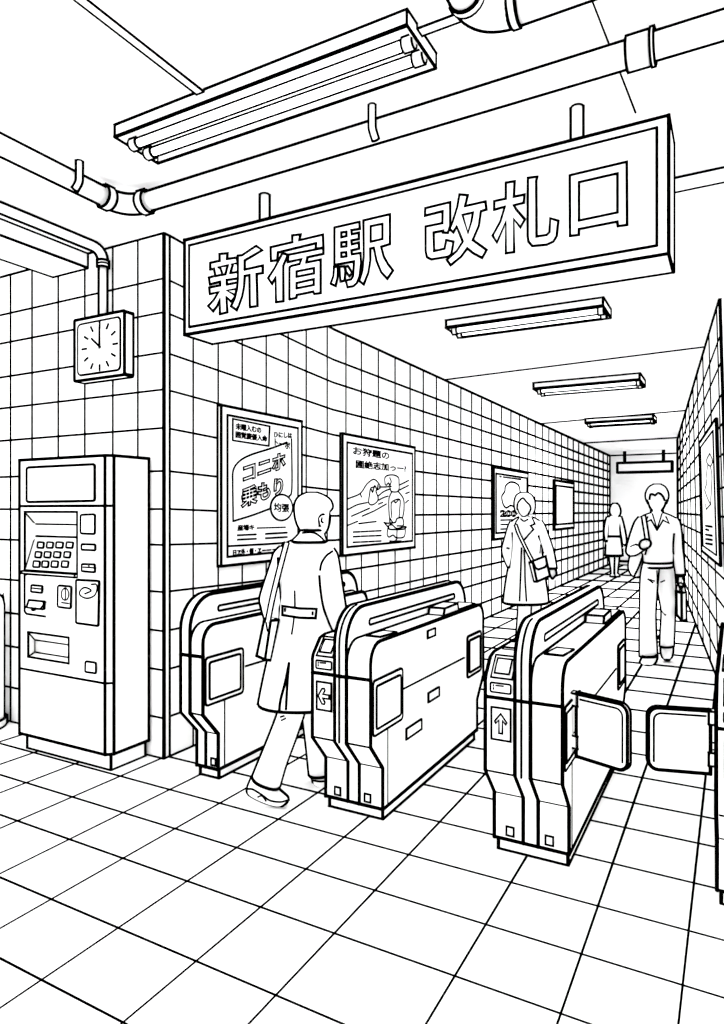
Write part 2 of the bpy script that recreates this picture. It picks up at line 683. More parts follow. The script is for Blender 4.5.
# the big pipe at the top
zp2, x2, y2, r2 = EYE_H + 1.60, -0.733, 2.12, 0.047
t = thing('ceiling_pipe', 'thick pipe with a flanged elbow at the top edge, beside the nearest ceiling light', 'pipe', (x2, y2, zp2))
m = MB(); m.pipe([(x2, 0.3, zp2), (x2, y2 - 0.1, zp2)], r2, 2.4); m.build('pipe_run', WHITE, t)
m = MB(); m.pipe([(x2 + 0.1, y2, zp2), (0.3, y2, zp2), (1.8, y2, zp2)], r2, 2.4); m.build('pipe_run', WHITE, t)
m = MB(); m.pipe(bend((x2, 0, zp2), (x2, y2, zp2), (1, y2, zp2), 0.13, 12), r2 * 1.04, 2.4); m.build('elbow', WHITE, t)
for a, b in (((x2, y2 - 0.13, zp2), (x2, y2 - 0.105, zp2)), ((x2 + 0.105, y2, zp2), (x2 + 0.13, y2, zp2))):
    m = MB(); m.pipe([a, b], r2 * 1.16, 1.9); m.build('flange', WHITE, t)
# straps that hold both pipes to the ceiling outside the picture's middle
for y in (0.9,):
    m = MB(); m.pipe([(x2, y, zp2 + r2 * .9), (x2, y, ZC)], 0.012, 1.8, n=10); m.build('hanger', WHITE, t)

m = MB(); m.box((-1.982, 0.3, ZC - 0.012), (-1.942, 2.149, ZC), w=2.0, skip=lambda a, b: min(a.z, b.z) > ZC - .001)
tag(m.build('cable_trunking', WHITE), 'flat cable trunking running along the ceiling to the nearest ceiling light', 'trunking')
m = MB(); m.box((-1.006, 2.232, ZC - 0.02), (-0.70, 2.275, ZC), w=2.0, skip=lambda a, b: min(a.z, b.z) > ZC - .001)
tag(m.build('cable_trunking', WHITE), 'short cable trunking joining the nearest ceiling light to the thick flanged pipe', 'trunking')

# conduit down to the clock
xc_, yc_ = -3.671, 3.09
t = thing('conduit', 'thin conduit along the ceiling that bends down to the square clock', 'conduit', (xc_, yc_, ZC))
zc2 = ZC - 0.035
m = MB()
m.pipe([(xc_, 0.3, zc2), (xc_, 1.5, zc2)] + bend((xc_, 0.3, zc2), (xc_, yc_, zc2), (xc_, yc_, 2.5), 0.09, 8), 0.025, 2.2)
m.build('conduit_run', WHITE, t)
m = MB(); m.pipe([(xc_, yc_, 3.20), (xc_, yc_, 2.866)], 0.021, 2.0); m.build('drop_pipe', WHITE, t)
m = MB(); m.pipe([(xc_, yc_, 3.235), (xc_, yc_, 3.19)], 0.031, 2.0); m.build('socket_collar', WHITE, t)

# ================================================================== CLOCK
x0, x1, z0, z1, yf = -3.919, -3.441, 2.452, 2.865, 3.065
t = thing('wall_clock', 'square white wall clock showing ten o\'clock on the tiled wall', 'clock', ((x0 + x1) / 2, YW, z0))
m = MB(); m.prism([(x, yf, z) for x, z in rrect(x0, z0, x1, z1, 0.012, 3)], (0, YW - yf - .002, 0), w=2.5); m.build('case', CREAM, t)
m = MB()
k = 0.036
m.prism([(x, yf - 0.004, z) for x, z in rrect(x0 + k, z0 + k, x1 - k, z1 - k, 0.03, 4)], (0, 0.004, 0), w=2.0)
cx, cz = (x0 + x1) / 2 + .014, (z0 + z1) / 2
for i in range(12):
    a = math.radians(30 * i)
    for q in (1,):
        r0, r1 = (0.125, 0.158) if i % 3 else (0.122, 0.158)
        m.ink([(cx + math.sin(a) * r0 * 1.06, yf - .006, cz + math.cos(a) * r0), (cx + math.sin(a) * r1 * 1.06, yf - .006, cz + math.cos(a) * r1)], 1.7)
m.build('dial', WHITE, t)
for nm, ang, ln in (('minute_hand', 0, 0.13), ('hour_hand', -52, 0.10)):
    m = MB(); a = math.radians(ang)
    dx, dz = math.sin(a), math.cos(a)
    p = 0.0075
    m.add([(cx - dx * .015 - dz * p, yf - .012, cz - dz * .015 + dx * p), (cx - dx * .015 + dz * p, yf - .012, cz - dz * .015 - dx * p),
           (cx + dx * ln + dz * p * .8, yf - .012, cz + dz * ln - dx * p * .8), (cx + dx * ln - dz * p * .8, yf - .012, cz + dz * ln + dx * p * .8),
           (cx - dx * .015 - dz * p, yf - .006, cz - dz * .015 + dx * p), (cx - dx * .015 + dz * p, yf - .006, cz - dz * .015 - dx * p),
           (cx + dx * ln + dz * p * .8, yf - .006, cz + dz * ln - dx * p * .8), (cx + dx * ln - dz * p * .8, yf - .006, cz + dz * ln + dx * p * .8)],
          [(0, 1, 2, 3), (7, 6, 5, 4), (0, 4, 5, 1), (1, 5, 6, 2), (2, 6, 7, 3), (3, 7, 4, 0)], 1)
    m.build(nm, WHITE, t)

# ================================================================== BIG SIGN
YS = 2.98
sx0, sx1, sz0, sz1 = at(184.7, 290, 'y', YS).x, at(668.7, 200, 'y', YS).x, EYE_H + 1.034, EYE_H + 1.592
t = thing('station_sign', 'big white hanging sign with black outlined Japanese station and ticket gate lettering', 'sign', ((sx0 + sx1) / 2, YS, sz1))
m = MB(); m.box((sx0, YS, sz0), (sx1, YS + 0.24, sz1), w=2.8); m.build('cabinet', CREAM, t)
m = MB()
k = 0.04
m.box((sx0 + k, YS - 0.004, sz0 + k), (sx1 - k * 1.1, YS, sz1 - k), w=2.1)
face = m.build('sign_face', WHITE, t)
CHARS = [
    ((200, 235), 10.343, [
        [(380, 235), (285, 250), (290, 190), (208, 198), (210, 268), (112, 290), (112, 358), (150, 350), (165, 425), (98, 442), (108, 512), (215, 485), (215, 522), (102, 545), (108, 612), (200, 592), (150, 670), (90, 738), (140, 792), (180, 740), (212, 670), (212, 820), (288, 800), (280, 645), (330, 695), (365, 640), (395, 500), (398, 300)],
        [(398, 215), (440, 212), (585, 115), (650, 160), (468, 265), (468, 360), (655, 318), (655, 395), (592, 405), (600, 735), (522, 748), (518, 415), (468, 425), (460, 540), (440, 640), (405, 735), (385, 780), (328, 740), (365, 660), (390, 560), (398, 460)]],
     [[(190, 335), (290, 315), (265, 405), (235, 412), (212, 345)]],
     [[(385, 555), (280, 575), (370, 625)], [(392, 450), (280, 465), (280, 512), (392, 490)], [(390, 380), (318, 395), (345, 302), (330, 302), (378, 294)], [(165, 425), (205, 415), (230, 410)]]),
    ((260, 225), 10.343, [
        [(115, 232), (340, 180), (338, 110), (425, 100), (412, 160), (655, 102), (660, 235), (582, 248), (585, 190), (190, 285), (185, 365), (118, 375)],
        [(300, 310), (660, 240), (660, 300), (495, 335), (485, 390), (632, 360), (632, 705), (565, 715), (555, 690), (385, 725), (380, 755), (310, 770), (310, 440), (330, 425), (415, 405), (435, 355), (295, 385)],
        [(240, 295), (290, 310), (285, 330), (245, 425), (248, 790), (172, 800), (170, 545), (130, 612), (90, 553), (150, 460)]],
     [[(380, 480), (560, 445), (560, 500), (380, 535)], [(380, 600), (558, 560), (558, 620), (380, 655)]], []),
    ((325, 205), 9.653, [
        [(95, 220), (335, 165), (340, 232), (258, 245), (262, 285), (330, 270), (330, 330), (258, 345), (262, 382), (330, 365), (332, 422), (258, 440), (262, 478), (345, 465), (350, 560), (335, 690), (310, 755), (275, 785), (220, 795), (205, 730), (255, 720), (275, 690), (285, 545), (95, 580)],
        [(375, 152), (630, 92), (630, 380), (545, 405), (570, 500), (610, 570), (660, 635), (605, 715), (545, 650), (500, 540), (475, 415), (440, 422), (440, 540), (420, 660), (378, 770), (335, 735), (365, 640), (378, 500)],
        [(92, 600), (130, 598), (125, 700), (108, 785), (60, 762), (85, 690)], [(145, 600), (190, 595), (200, 640), (195, 730), (155, 742), (150, 690)], [(200, 600), (225, 592), (270, 660), (240, 690), (210, 650)]],
     [[(158, 265), (208, 258), (208, 300), (158, 312)], [(158, 362), (208, 355), (208, 398), (158, 405)], [(158, 460), (205, 455), (208, 495), (158, 503)], [(442, 205), (555, 182), (555, 328), (442, 355)]], []),
    ((415, 185), 9.05, [
        [(95, 212), (320, 158), (320, 365), (310, 400), (300, 435), (255, 432), (258, 415), (170, 432), (175, 600), (270, 578), (285, 500), (350, 515), (330, 630), (300, 650), (150, 675), (110, 655), (98, 600), (98, 378), (250, 348), (252, 240), (92, 280)],
        [(405, 88), (480, 95), (455, 195), (640, 152), (648, 225), (598, 240), (580, 370), (525, 500), (650, 590), (610, 662), (530, 620), (475, 575), (420, 650), (325, 728), (290, 680), (380, 600), (435, 515), (405, 440), (380, 380), (350, 432), (316, 400), (345, 330), (385, 200)]],
     [[(430, 272), (525, 250), (510, 330), (480, 438)]], []),
    ((485, 170), 9.05, [
        [(190, 118), (270, 105), (262, 245), (358, 225), (352, 300), (262, 322), (285, 360), (362, 450), (322, 522), (262, 445), (265, 745), (190, 755), (192, 470), (110, 660), (70, 595), (140, 470), (182, 335), (85, 362), (85, 285), (190, 262)],
        [(390, 75), (475, 65), (465, 100), (468, 605), (560, 590), (585, 565), (592, 440), (665, 462), (650, 600), (620, 650), (560, 678), (430, 690), (395, 650), (388, 600)]], [], []),
    ((560, 150), 9.05, [[(90, 232), (605, 110), (608, 680), (525, 692), (520, 650), (172, 718), (172, 770), (92, 780)]], [[(172, 292), (520, 212), (520, 565), (172, 638)]], []),
]
for o, k, shapes, holes, extra in CHARS:
    m = MB()
    for i, sh in enumerate(shapes):
        th = .003 + .0006 * i                                   # later strokes lie over earlier ones
        P = [at(o[0] + x / k, o[1] + y / k, 'y', YS - .004) for x, y in sh]
        m.prism(P, (0, -th, 0), w=0)
        m.ink([p + Vector((0, -th, 0)) for p in P], 2.0, closed=True)
    for sh in holes:
        m.ink([at(o[0] + x / k, o[1] + y / k, 'y', YS - .0075) for x, y in sh], 2.0, closed=True)
    for sh in extra:
        m.ink([at(o[0] + x / k, o[1] + y / k, 'y', YS - .0075) for x, y in sh], 2.0)
    m.build('character', WHITE, t)
for q in (264.7, 577):
    x = at(q, 200, 'y', YS + 0.05).x
    m = MB(); m.pipe([(x, YS + 0.05, sz1), (x, YS + 0.05, ZC)], 0.022, 2.2, n=12); m.build('hanger_rod', WHITE, t)

# sign at the end of the corridor
yq = 19.3
xa, xb = at(617.3, 467, 'y', yq).x, at(671.9, 467, 'y', yq).x
za, zb = at(644, 471.8, 'y', yq).z, at(644, 462.2, 'y', yq).z
t = thing('hanging_sign', 'small blank hanging sign at the far end of the corridor', 'sign', ((xa + xb) / 2, yq, zb))
m = MB(); m.box((xa, yq, za), (xb, yq + 0.2, zb), w=2.0); m.build('panel', WHITE, t)
for q in (624.6, 663.5):
    x = at(q, 460, 'y', yq + .1).x
    m = MB(); m.box((x - .015, yq + .085, zb), (x + .015, yq + .115, ceil_z(yq)), w=1.5); m.build('hanger_rod', WHITE, t)


# ================================================================== POSTERS
def poster(y0, y1, z0, z1, xf, kin, label, w=2.3, name='poster'):
    t = thing(name, label, 'poster', (XL, (y0 + y1) / 2, z0), 'framed posters on the corridor walls')
    m = MB(); m.box((XL + 0.002, y0, z0), (xf, y1, z1), w=w); m.build('frame', CREAM, t)
    s = MB()
    s.box((xf, y0 + kin, z0 + kin), (xf + 0.004, y1 - kin, z1 - kin), w=w * .8)
    return t, s, xf + 0.006


def pspan(pa, pb, x):
    return at(pa, 500, 'x', x).y, at(pb, 500, 'x', x).y


class Art:
    """pen strokes on a poster, given as picture points of that poster's sheet"""
    def __init__(s, mb, x):
        s.mb, s.x = mb, x

    def p(s, q):
        return at(q[0], q[1], 'x', s.x)

    def line(s, pts, w=1.3, smooth=True, closed=False):
        q = [s.p(a) for a in pts]
        s.mb.ink(cat(q, 5, closed) if smooth and len(q) > 2 else q, w, closed=closed)

    def text(s, txt, a, b, hpx, solid=True, bold=0.012, w=1.3):
        A, B = s.p(a), s.p(b)
        h = hpx * ((A + B) / 2 - EYE).dot(FW) / FPX
        write(s.mb, txt, A, B, h, solid, bold, w, lift=Vector((0.001, 0, 0)))

    def dashes(s, a, b, parts, w=1.3):
        A, B = s.p(a), s.p(b)
        for u, v in parts:
            s.mb.ink([A.lerp(B, u), A.lerp(B, v)], w)


def z_(q, o, k):
    return (o[0] + q[0] / k, o[1] + q[1] / k)


# first poster
t, s, x = poster(*pspan(221.2, 301.6, -3.135), EYE_H - .392, EYE_H + .732, -3.135, 0.062, 'big poster with a slanted banner and round badge, behind the walking long-coated person')
A = Art(s, x)
Z = lambda *pts: [z_(p, (215, 395), 5.689) for p in pts]
A.line(Z((100, 135), (310, 178), (305, 290), (100, 258)), 1.4, False, True)
A.text('未曜入むの', *Z((118, 195), (262, 218)), 6.2, bold=.02)
A.text('囲覚慶優入命', *Z((118, 242), (296, 266)), 6.2, bold=.02)
A.text('ひにしは', *Z((335, 240), (437, 245)), 5.2, bold=.03)
A.text('トーポ', *Z((340, 285), (425, 312)), 7, bold=.02)
A.line(Z((408, 270), (330, 300), (200, 342), (135, 380), (103, 430), (100, 500)), 1.6)
A.line(Z((100, 500), (103, 718)), 1.6, False)
A.line(Z((103, 718), (210, 685), (318, 645)), 1.6)
A.line(Z((435, 250), (437, 530), (420, 580)), 1.5)
A.text('コニホ', *Z((160, 498), (398, 412)), 16.5, False, .03, 1.25)
A.text('乗もり', *Z((148, 645), (385, 565)), 19, False, .03, 1.25)
c0 = Z((376, 640))[0]
ring = [(c0[0] + 10.9 * math.cos(a * math.pi / 12), c0[1] + 13 * math.sin(a * math.pi / 12)) for a in range(24)]
s2 = MB()
s2.prism([at(q[0], q[1], 'x', x) for q in ring], (0.004, 0, 0), w=1.6)
A2 = Art(s2, x + .005)
A2.text('均張', *Z((335, 662), (420, 668)), 8.5, bold=.02)
A.text('産場キ', *Z((128, 772), (222, 768)), 5.6, bold=.02)
A.dashes(*Z((240, 757), (405, 752)), [(i / 10, i / 10 + .06) for i in range(10)], 1.2)
for ya, yb in ((798, 793), (823, 818)):
    A.dashes(*Z((128, ya), (232, yb)), [(0, .3), (.34, .62), (.66, 1)], 1.5)
    A.dashes(*Z((288, ya - 8), (408, yb - 10)), [(0, .2), (.25, .6), (.65, 1)], 1.5)
A.line(Z((72, 860), (300, 848), (462, 836)), 1.6, False)
A.text('日ヱ外・個・ヱ', *Z((103, 915), (262, 898)), 5.8, bold=.02)
A.dashes(*Z((270, 885), (420, 872)), [(0, .1), (.16, .3), (.38, .45), (.5, .75), (.8, 1)], 1.3)
s.build('printed_sheet', WHITE, t)
s2.build('round_badge', WHITE, t)

# second poster
t, s, x = poster(*pspan(342.6, 414.5, -3.14), EYE_H - .418, EYE_H + .70, -3.14, 0.075, 'second poster along the left wall, with two lines of writing and sketched figures', 2.2)
A = Art(s, x)
Z = lambda *pts: [z_(p, (335, 425), 7.585) for p in pts]
A.text('お狩題の', *Z((138, 222), (410, 262)), 7.6, bold=.01)
A.text('圃絶志加っー?', *Z((158, 325), (538, 358)), 7.4, bold=.012)
for pts in (((95, 560), (190, 520), (240, 450), (295, 412), (335, 450), (340, 480), (310, 500), (325, 545), (320, 580), (285, 605), (255, 590), (262, 520), (270, 480), (300, 470)),
            ((190, 520), (200, 545)), ((275, 490), (285, 510), (300, 460), (318, 490), (325, 455)),
            ((335, 470), (380, 470), (425, 465)), ((325, 540), (370, 505), (420, 485)),
            ((380, 455), (380, 395), (430, 378), (478, 395), (485, 440), (480, 500), (430, 505), (415, 470), (425, 430), (415, 400)), ((390, 455), (405, 440), (415, 460)),
            ((490, 455), (555, 422)), ((485, 495), (555, 460)), ((535, 520), (562, 510)), ((535, 590), (555, 572)),
            ((100, 640), (170, 605), (245, 588)), ((330, 570), (370, 550), (400, 540)), ((125, 692), (260, 632)), ((205, 692), (300, 650), (388, 600)), ((330, 600), (360, 588)),
            ((100, 760), (170, 732)), ((180, 748), (310, 732)),
            ((430, 505), (408, 560), (408, 650), (415, 735)), ((480, 505), (518, 560), (522, 640), (512, 705)), ((430, 700), (425, 620), (435, 580), (490, 565), (490, 640), (485, 700)), ((425, 590), (445, 575), (460, 590), (480, 568)),
            ((415, 705), (440, 740), (460, 735)), ((460, 735), (470, 710), (510, 705), (518, 760), (470, 765)), ((370, 738), (400, 745), (455, 740)), ((370, 738), (398, 770)),
            ((400, 770), (430, 755), (470, 785), (535, 770), (520, 790), (420, 792), (405, 775)), ((400, 785), (395, 830), (410, 850), (440, 835), (465, 855), (520, 850), (532, 810), (530, 775)), ((470, 790), (468, 860)),
            ((415, 880), (450, 882), (468, 865)), ((465, 880), (500, 880))):
    A.line(Z(*pts), 1.25)
for ya, yb in ((812, 802), (847, 838), (890, 880)):
    A.dashes(*Z((138, ya), (348, yb)), [(0, .22), (.27, .5), (.55, .75), (.8, 1)], 1.3)
s.build('printed_sheet', WHITE, t)

# third poster
t, s, x = poster(*pspan(493.8, 527.5, -3.128), EYE_H - .437, EYE_H + .636, -3.128, 0.09, 'poster with a bubble shape and numerals, behind the person in an open coat', 2.1)
A = Art(s, x)
Z = lambda *pts: [z_(p, (480, 440), 5.12) for p in pts]
A.dashes(*Z((100, 187), (208, 202)), [(0, .07), (.16, .25), (.3, .4), (.44, .52), (.56, .66), (.7, .8), (.83, 1)], 1.4)
A.line(Z((125, 265), (130, 235), (160, 215), (195, 230), (205, 275), (215, 330), (185, 345), (158, 335), (135, 347), (118, 330), (110, 290)), 1.6, True, True)
A.text('200', *Z((103, 392), (185, 392)), 6, False, .02, 1.2)
for yy in (410, 433, 456):
    A.dashes(*Z((105, yy), (190, yy - 2)), [(0, 1)], 1.3)
s.build('printed_sheet', WHITE, t)

# fourth, blank poster
t, s, x = poster(*pspan(554.5, 573.4, -3.128), EYE_H - .39, EYE_H + .59, -3.128, 0.1, 'blank framed panel farthest along the left wall', 2.1)
s.build('printed_sheet', WHITE, t)

# poster on the right wall
def rw_span(px, o):
    """where along the right wall a picture column falls"""
    lo, hi = YR, YP
    for _ in range(40):
        y = (lo + hi) / 2
        p = rw(y, 1.7) + Vector((-o, -0.1 * o, 0)) - EYE
        if p.dot(RT) / p.dot(FW) * FPX + PX0 > px:
            lo = y
        else:
            hi = y
    return y


ya, yb = rw_span(718.5, .016), rw_span(701.3, .016)
za, zb = EYE_H - .463, EYE_H + .76
t = thing('poster', 'poster seen edge-on along the right wall, beside the man carrying a briefcase', 'poster', (xr(8.2, 1), 8.2, za), 'framed posters on the corridor walls')


def rwo(y, z, o):
    return rw(y, z) + Vector((-o, -0.1 * o, 0))


m = MB()
fr = [rwo(ya, za, .016), rwo(yb, za, .016), rwo(yb, zb, .016), rwo(ya, zb, .016)]
m.prism(fr, (0.012, 0, 0), w=0)
m.ink(fr, 1.9, closed=True)
m.build('frame', CREAM, t)
s = MB()
k = 0.07
sh = [rwo(ya + .28, za + k, .02), rwo(yb - .28, za + k, .02), rwo(yb - .28, zb - k, .02), rwo(ya + .28, zb - k, .02)]
s.prism(sh, (0.004, 0, 0), w=0)
s.ink(sh, 1.3, closed=True)
bv = s.bvh()
Z = lambda *pts: [z_(p, (660, 420), 5.69) for p in pts]
for pts in (((285, 190), (300, 230), (290, 262), (272, 250), (268, 225), (285, 190)), ((272, 262), (265, 330), (268, 360), (258, 400), (275, 450), (290, 480)),
            ((290, 265), (298, 320), (295, 390), (290, 480)), ((265, 508), (280, 490), (292, 478)), ((262, 480), (265, 508)), ((300, 235), (305, 245))):
    s.drawn(Z(*pts), 1.2, bv=bv)
for yy in (605, 625, 655, 680, 705):
    s.drawn(Z((262, yy - 3), (300 if yy != 625 else 280, yy + 3)), 1.7, False, bv=bv)
s.build('printed_sheet', WHITE, t)

# ================================================================== TICKET MACHINE
YM = 2.81
XR_ = -3.284
xl = at(19.8, 600, 'y', YM).x
xf = at(105, 600, 'y', YM).x
zt, zb = EYE_H + 0.329, 0.106
t = thing('ticket_machine', 'tall white ticket vending machine with keypad standing against the tiled wall', 'ticket machine', ((xl + XR_) / 2, 2.97, 0))


def fy(px, py, y=YM):
    return at(px, py, 'y', y)


Z = lambda *pts: [z_(p, (10, 500), 5.39) for p in pts]
# openings in the front: keypad bay and ticket tray
kx0, kx1 = fy(24.8, 540).x, fy(77.3, 540).x
kz1, kz0 = EYE_H - 0.012, EYE_H - 0.395
tx0, tx1 = fy(28.2, 650).x, fy(69, 650).x
tz1, tz0 = fy(28.2, 632).z, fy(28.2, 656.8).z
m = MB()
xs = sorted([xl, kx0, tx0, kx1, tx1, xf]); zs = sorted([zb, tz0, tz1, kz0, kz1, zt])
vid = {}
vs = []
for x in xs:
    for z in zs:
        vid[(x, z)] = len(vs); vs.append((x, YM, z))
fs = []
for a, b in zip(xs, xs[1:]):
    for c, d in zip(zs, zs[1:]):
        mx, mz = (a + b) / 2, (c + d) / 2
        if (kx0 < mx < kx1 and kz0 < mz < kz1) or (tx0 < mx < tx1 and tz0 < mz < tz1):
            continue
        fs.append((vid[(a, c)], vid[(b, c)], vid[(b, d)], vid[(a, d)]))
nb = len(vs)
plan = [(xf, YM), (XR_, 2.845), (XR_, YW - .02), (xl, YW - .02), (xl, YM)]
for x, y in plan[1:4]:
    vs += [(x, y, zb), (x, y, zt)]
r0, r1 = (vid[(xf, zb)], vid[(xf, zt)]), (vid[(xl, zb)], vid[(xl, zt)])
ring = [r0, (nb, nb + 1), (nb + 2, nb + 3), (nb + 4, nb + 5), r1]
rz = [vid[(xf, z)] for z in zs]
lz = [vid[(xl, z)] for z in zs]
fs.append(tuple(rz[::-1]) + (nb, nb + 1)[0:2])
fs += [(nb, nb + 2, nb + 3, nb + 1), (nb + 2, nb + 4, nb + 5, nb + 3)]
fs.append((nb + 4,) + tuple(lz) + (nb + 5,))
topf = [vid[(x, zt)] for x in xs]
botf = [vid[(x, zb)] for x in xs]
fs.append(tuple(topf) + (nb + 1, nb + 3, nb + 5))
fs.append(tuple(botf[::-1]) + (nb + 4, nb + 2, nb))
m.add(vs, fs)
m.sharp(2.5, ang=20, skip=lambda a, b: abs(a.y - YM) < 1e-4 and abs(b.y - YM) < 1e-4 and xl + .01 < (a.x + b.x) / 2 < xf - .01 and zb + .01 < (a.z + b.z) / 2 < zt - .01)
# panel joints
zj = fy(60, 506).z
m.ink([(xl, YM, zj), (xf, YM, zj), (XR_, 2.845, zj)], 2.0)
a, b = fy(21.5, 667), fy(104.5, 685)
m.ink([(xl, YM, (a.z + b.z) / 2), (xf, YM, (a.z + b.z) / 2), (XR_, 2.845, (a.z + b.z) / 2)], 1.8)
m.build('cabinet', CREAM, t)
m = MB(); m.box((-4.105, 2.845, 0), (-3.31, YW - .025, 0.11), w=2.4); m.build('base', CREAM, t)


def plate(name, quad, th=0.008, w=1.7, rf=0.12, y=YM, parent=None, extra=None):
    m = MB()
    m.prism([fy(q[0], q[1], y) for q in rquad(quad, rf)], (0, -th, 0), w=w)
    for e in (extra or []):
        pts = [fy(q[0], q[1], y - th) for q in e]
        m.ink(cat(pts, 5) if len(pts) > 2 else pts, w * .75)
    return m.build(name, WHITE, parent or t)


plate('header_panel', [(28, 467.6), (95.7, 464.3), (95.7, 500.8), (28, 502)], rf=.06, w=2.0)
# keypad bay
yb_ = YM + 0.12
I = [fy(*Z((135, 128))[0], yb_), fy(*Z((135, 195))[0], yb_)]
TL, TR, BR, BL = Vector((kx0, YM, kz1)), Vector((kx1, YM, kz1)), Vector((kx1, YM, kz0)), Vector((kx0, YM, kz0))
iTL, iBL = Vector((I[0].x, yb_, I[0].z)), Vector((I[0].x, yb_, I[1].z))
iTR, iBR = Vector((kx1, yb_, I[0].z)), Vector((kx1, yb_, I[1].z))
m = MB()
m.add([TL, TR, BR, BL, iTL, iTR, iBR, iBL], [(0, 1, 5, 4), (4, 5, 6, 7), (7, 6, 2, 3), (0, 4, 7, 3), (1, 2, 6, 5)])
m.sharp(1.8, ang=10)
bay = m.build('keypad_bay', CREAM, t)
kn = (iBR - iBL).cross(BL - iBL).normalized()
if kn.y > 0:
    kn = -kn
rows = [((228, 258), [(150, 186), (200, 236), (250, 289), (305, 343)], 4), ((280, 310), [(138, 173), (187, 223), (238, 276), (293, 329)], 4), ((330, 362), [(127, 164), (175, 211), (225, 263), (280, 318)], 4)]
for (ya, yb2), cols, sk in rows:
    for a, b in cols:
        q = Z((a + sk, ya), (b, ya + 3), (b - sk, yb2 + 2), (a, yb2))
        m = MB(); m.prism([on_plane(p[0], p[1], BL + kn * .001, kn) for p in rquad(q, .15, 2)], kn * 0.004, w=1.6); m.build('key', WHITE, bay)
m = MB(); m.prism([fy(*p) for p in ((24.8, 570.6), (77.3, 574), (77.3, 577.2), (24.8, 573.2))], (0, -.02, 0), w=1.5); m.build('bay_sill', CREAM, t)
plate('note_slot', Z((387, 80), (463, 77), (463, 183), (387, 180)))
plate('display', Z((392, 238), (465, 240), (465, 271), (392, 268)))
plate('card_slot', Z((393, 345), (463, 347), (463, 389), (393, 383)), extra=[Z((396, 362), (460, 366)), Z((425, 355), (430, 364))])
plate('coin_tray', Z((363, 430), (486, 436), (482, 678), (363, 662)), rf=.06, w=1.9,
      extra=[Z((440, 455), (465, 455), (470, 480), (455, 515), (415, 530), (380, 515), (378, 490), (400, 472), (425, 478), (437, 490), (405, 505))])
m = MB()
pl = [fy(*p, YM - .003) for p in Z((190, 406), (92, 399), (80, 405), (80, 600), (90, 614), (190, 628))]
m.prism([fy(*p) for p in rquad(Z((80, 400), (345, 420), (345, 640), (80, 614)), .05)], (0, -.002, 0), w=0)
m.ink(pl, 1.7)
m.build('payment_panel', CREAM, t)
plate('ticket_slot', Z((122, 458), (180, 463), (178, 500), (120, 494)), extra=[Z((124, 475), (176, 481))], y=YM - .002)
m = MB()
q = Z((112, 538), (193, 546), (193, 585), (185, 588), (100, 578))
m.prism([fy(*p, YM - .002) for p in q], (0, -.012, 0), w=1.7)
m.ink([fy(*p, YM - .0145) for p in Z((190, 552), (168, 582))], 1.6)
m.ink(cat([fy(*p, YM - .0145) for p in Z((115, 580), (122, 594), (136, 590), (140, 583))], 4), 1.6)
m.build('change_flap', WHITE, t)
cc = Z((299, 508))[0]
plate('coin_slot', Z((265, 460), (336, 466), (333, 584), (263, 575)), y=YM - .002, extra=[
    [(cc[0] - 0.3 + 3.7 * math.cos(a * math.pi / 10), cc[1] + 6.0 * math.sin(a * math.pi / 10)) for a in range(5, 25)], Z((299, 478), (299, 538)), Z((280, 553), (318, 558))])
# ticket tray
m = MB()
yt = YM + 0.10
o = [Vector((tx0, YM, tz1)), Vector((tx1, YM, tz1)), Vector((tx1, YM, tz0)), Vector((tx0, YM, tz0))]
i1, i2 = fy(*Z((133, 752))[0], yt), fy(*Z((133, 822))[0], yt)
inn = [Vector((i1.x, yt, i1.z)), Vector((tx1 - .004, yt, i1.z)), Vector((tx1 - .004, yt, i2.z)), Vector((i1.x, yt, i2.z))]
m.add(o + inn, [(0, 1, 5, 4), (1, 2, 6, 5), (2, 3, 7, 6), (3, 0, 4, 7), (4, 5, 6, 7)])
m.sharp(1.8, ang=10)
m.build('ticket_tray', CREAM, t)
plate('key_lock', Z((413, 868), (469, 876), (469, 933), (412, 925)))

# rounded bin at the left edge
bx, by = -4.835, 2.915
t = thing('litter_bin', 'rounded bin cut off by the left edge, beside the ticket machine', 'bin', (bx, by, 0))
m = MB()
prof = [(0.0, 0.99), (0.10, 0.985), (0.16, 0.965), (0.19, 0.93), (0.2, 0.88), (0.2, 0.06)]
N = 32
vs, fs = [], []
for r, z in prof:
    for j in range(N):
        a = 2 * math.pi * j / N
        vs.append((bx + r * math.cos(a), by + r * math.sin(a), z))
for i in range(len(prof) - 1):
    for j in range(N):
        k = (j + 1) % N
        fs.append((i * N + j, i * N + N + j, i * N + N + k, i * N + k))
m.add(vs, fs, 0, True)
e = (Vector((bx, by, 0)) - Vector((0, 0, 0))).normalized()
sd = Vector((-e.y, e.x, 0))
for sg in (-1, 1):
    m.ink(cat([Vector((bx, by, z)) + sd * (sg * r) for r, z in prof], 3), 2.4)
m.build('drum', CREAM, t)
m = MB(); m.pipe([(bx, by, 0), (bx, by, 0.06)], 0.215, 2.2, n=32); m.build('foot_ring', CREAM, t)


# ================================================================== TICKET GATES
def side_profile(y0, y1, zs, zr, chamfer):
    """outline of a housing in (y, z): undercut ends, rounded or chamfered shoulders"""
    pts = [(y0 + .13, .06), (y0 + .13, .27), (y0, .413)]
    if chamfer:
        pts += [(y0, .815), (y0 + .008, .838), (y0 + .07, .908), (y0 + .12, zs)]
        pts += [(y1 - .12, zs), (y1 - .07, .908), (y1 - .008, .838), (y1, .815)]
    else:
        pts += arc(y0 + zr, zs - zr, zr, 180, 90, 6) + arc(y1 - zr, zs - zr, zr, 90, 0, 6)
    pts += [(y1, .413), (y1 - .13, .27), (y1 - .13, .06)]
    return pts


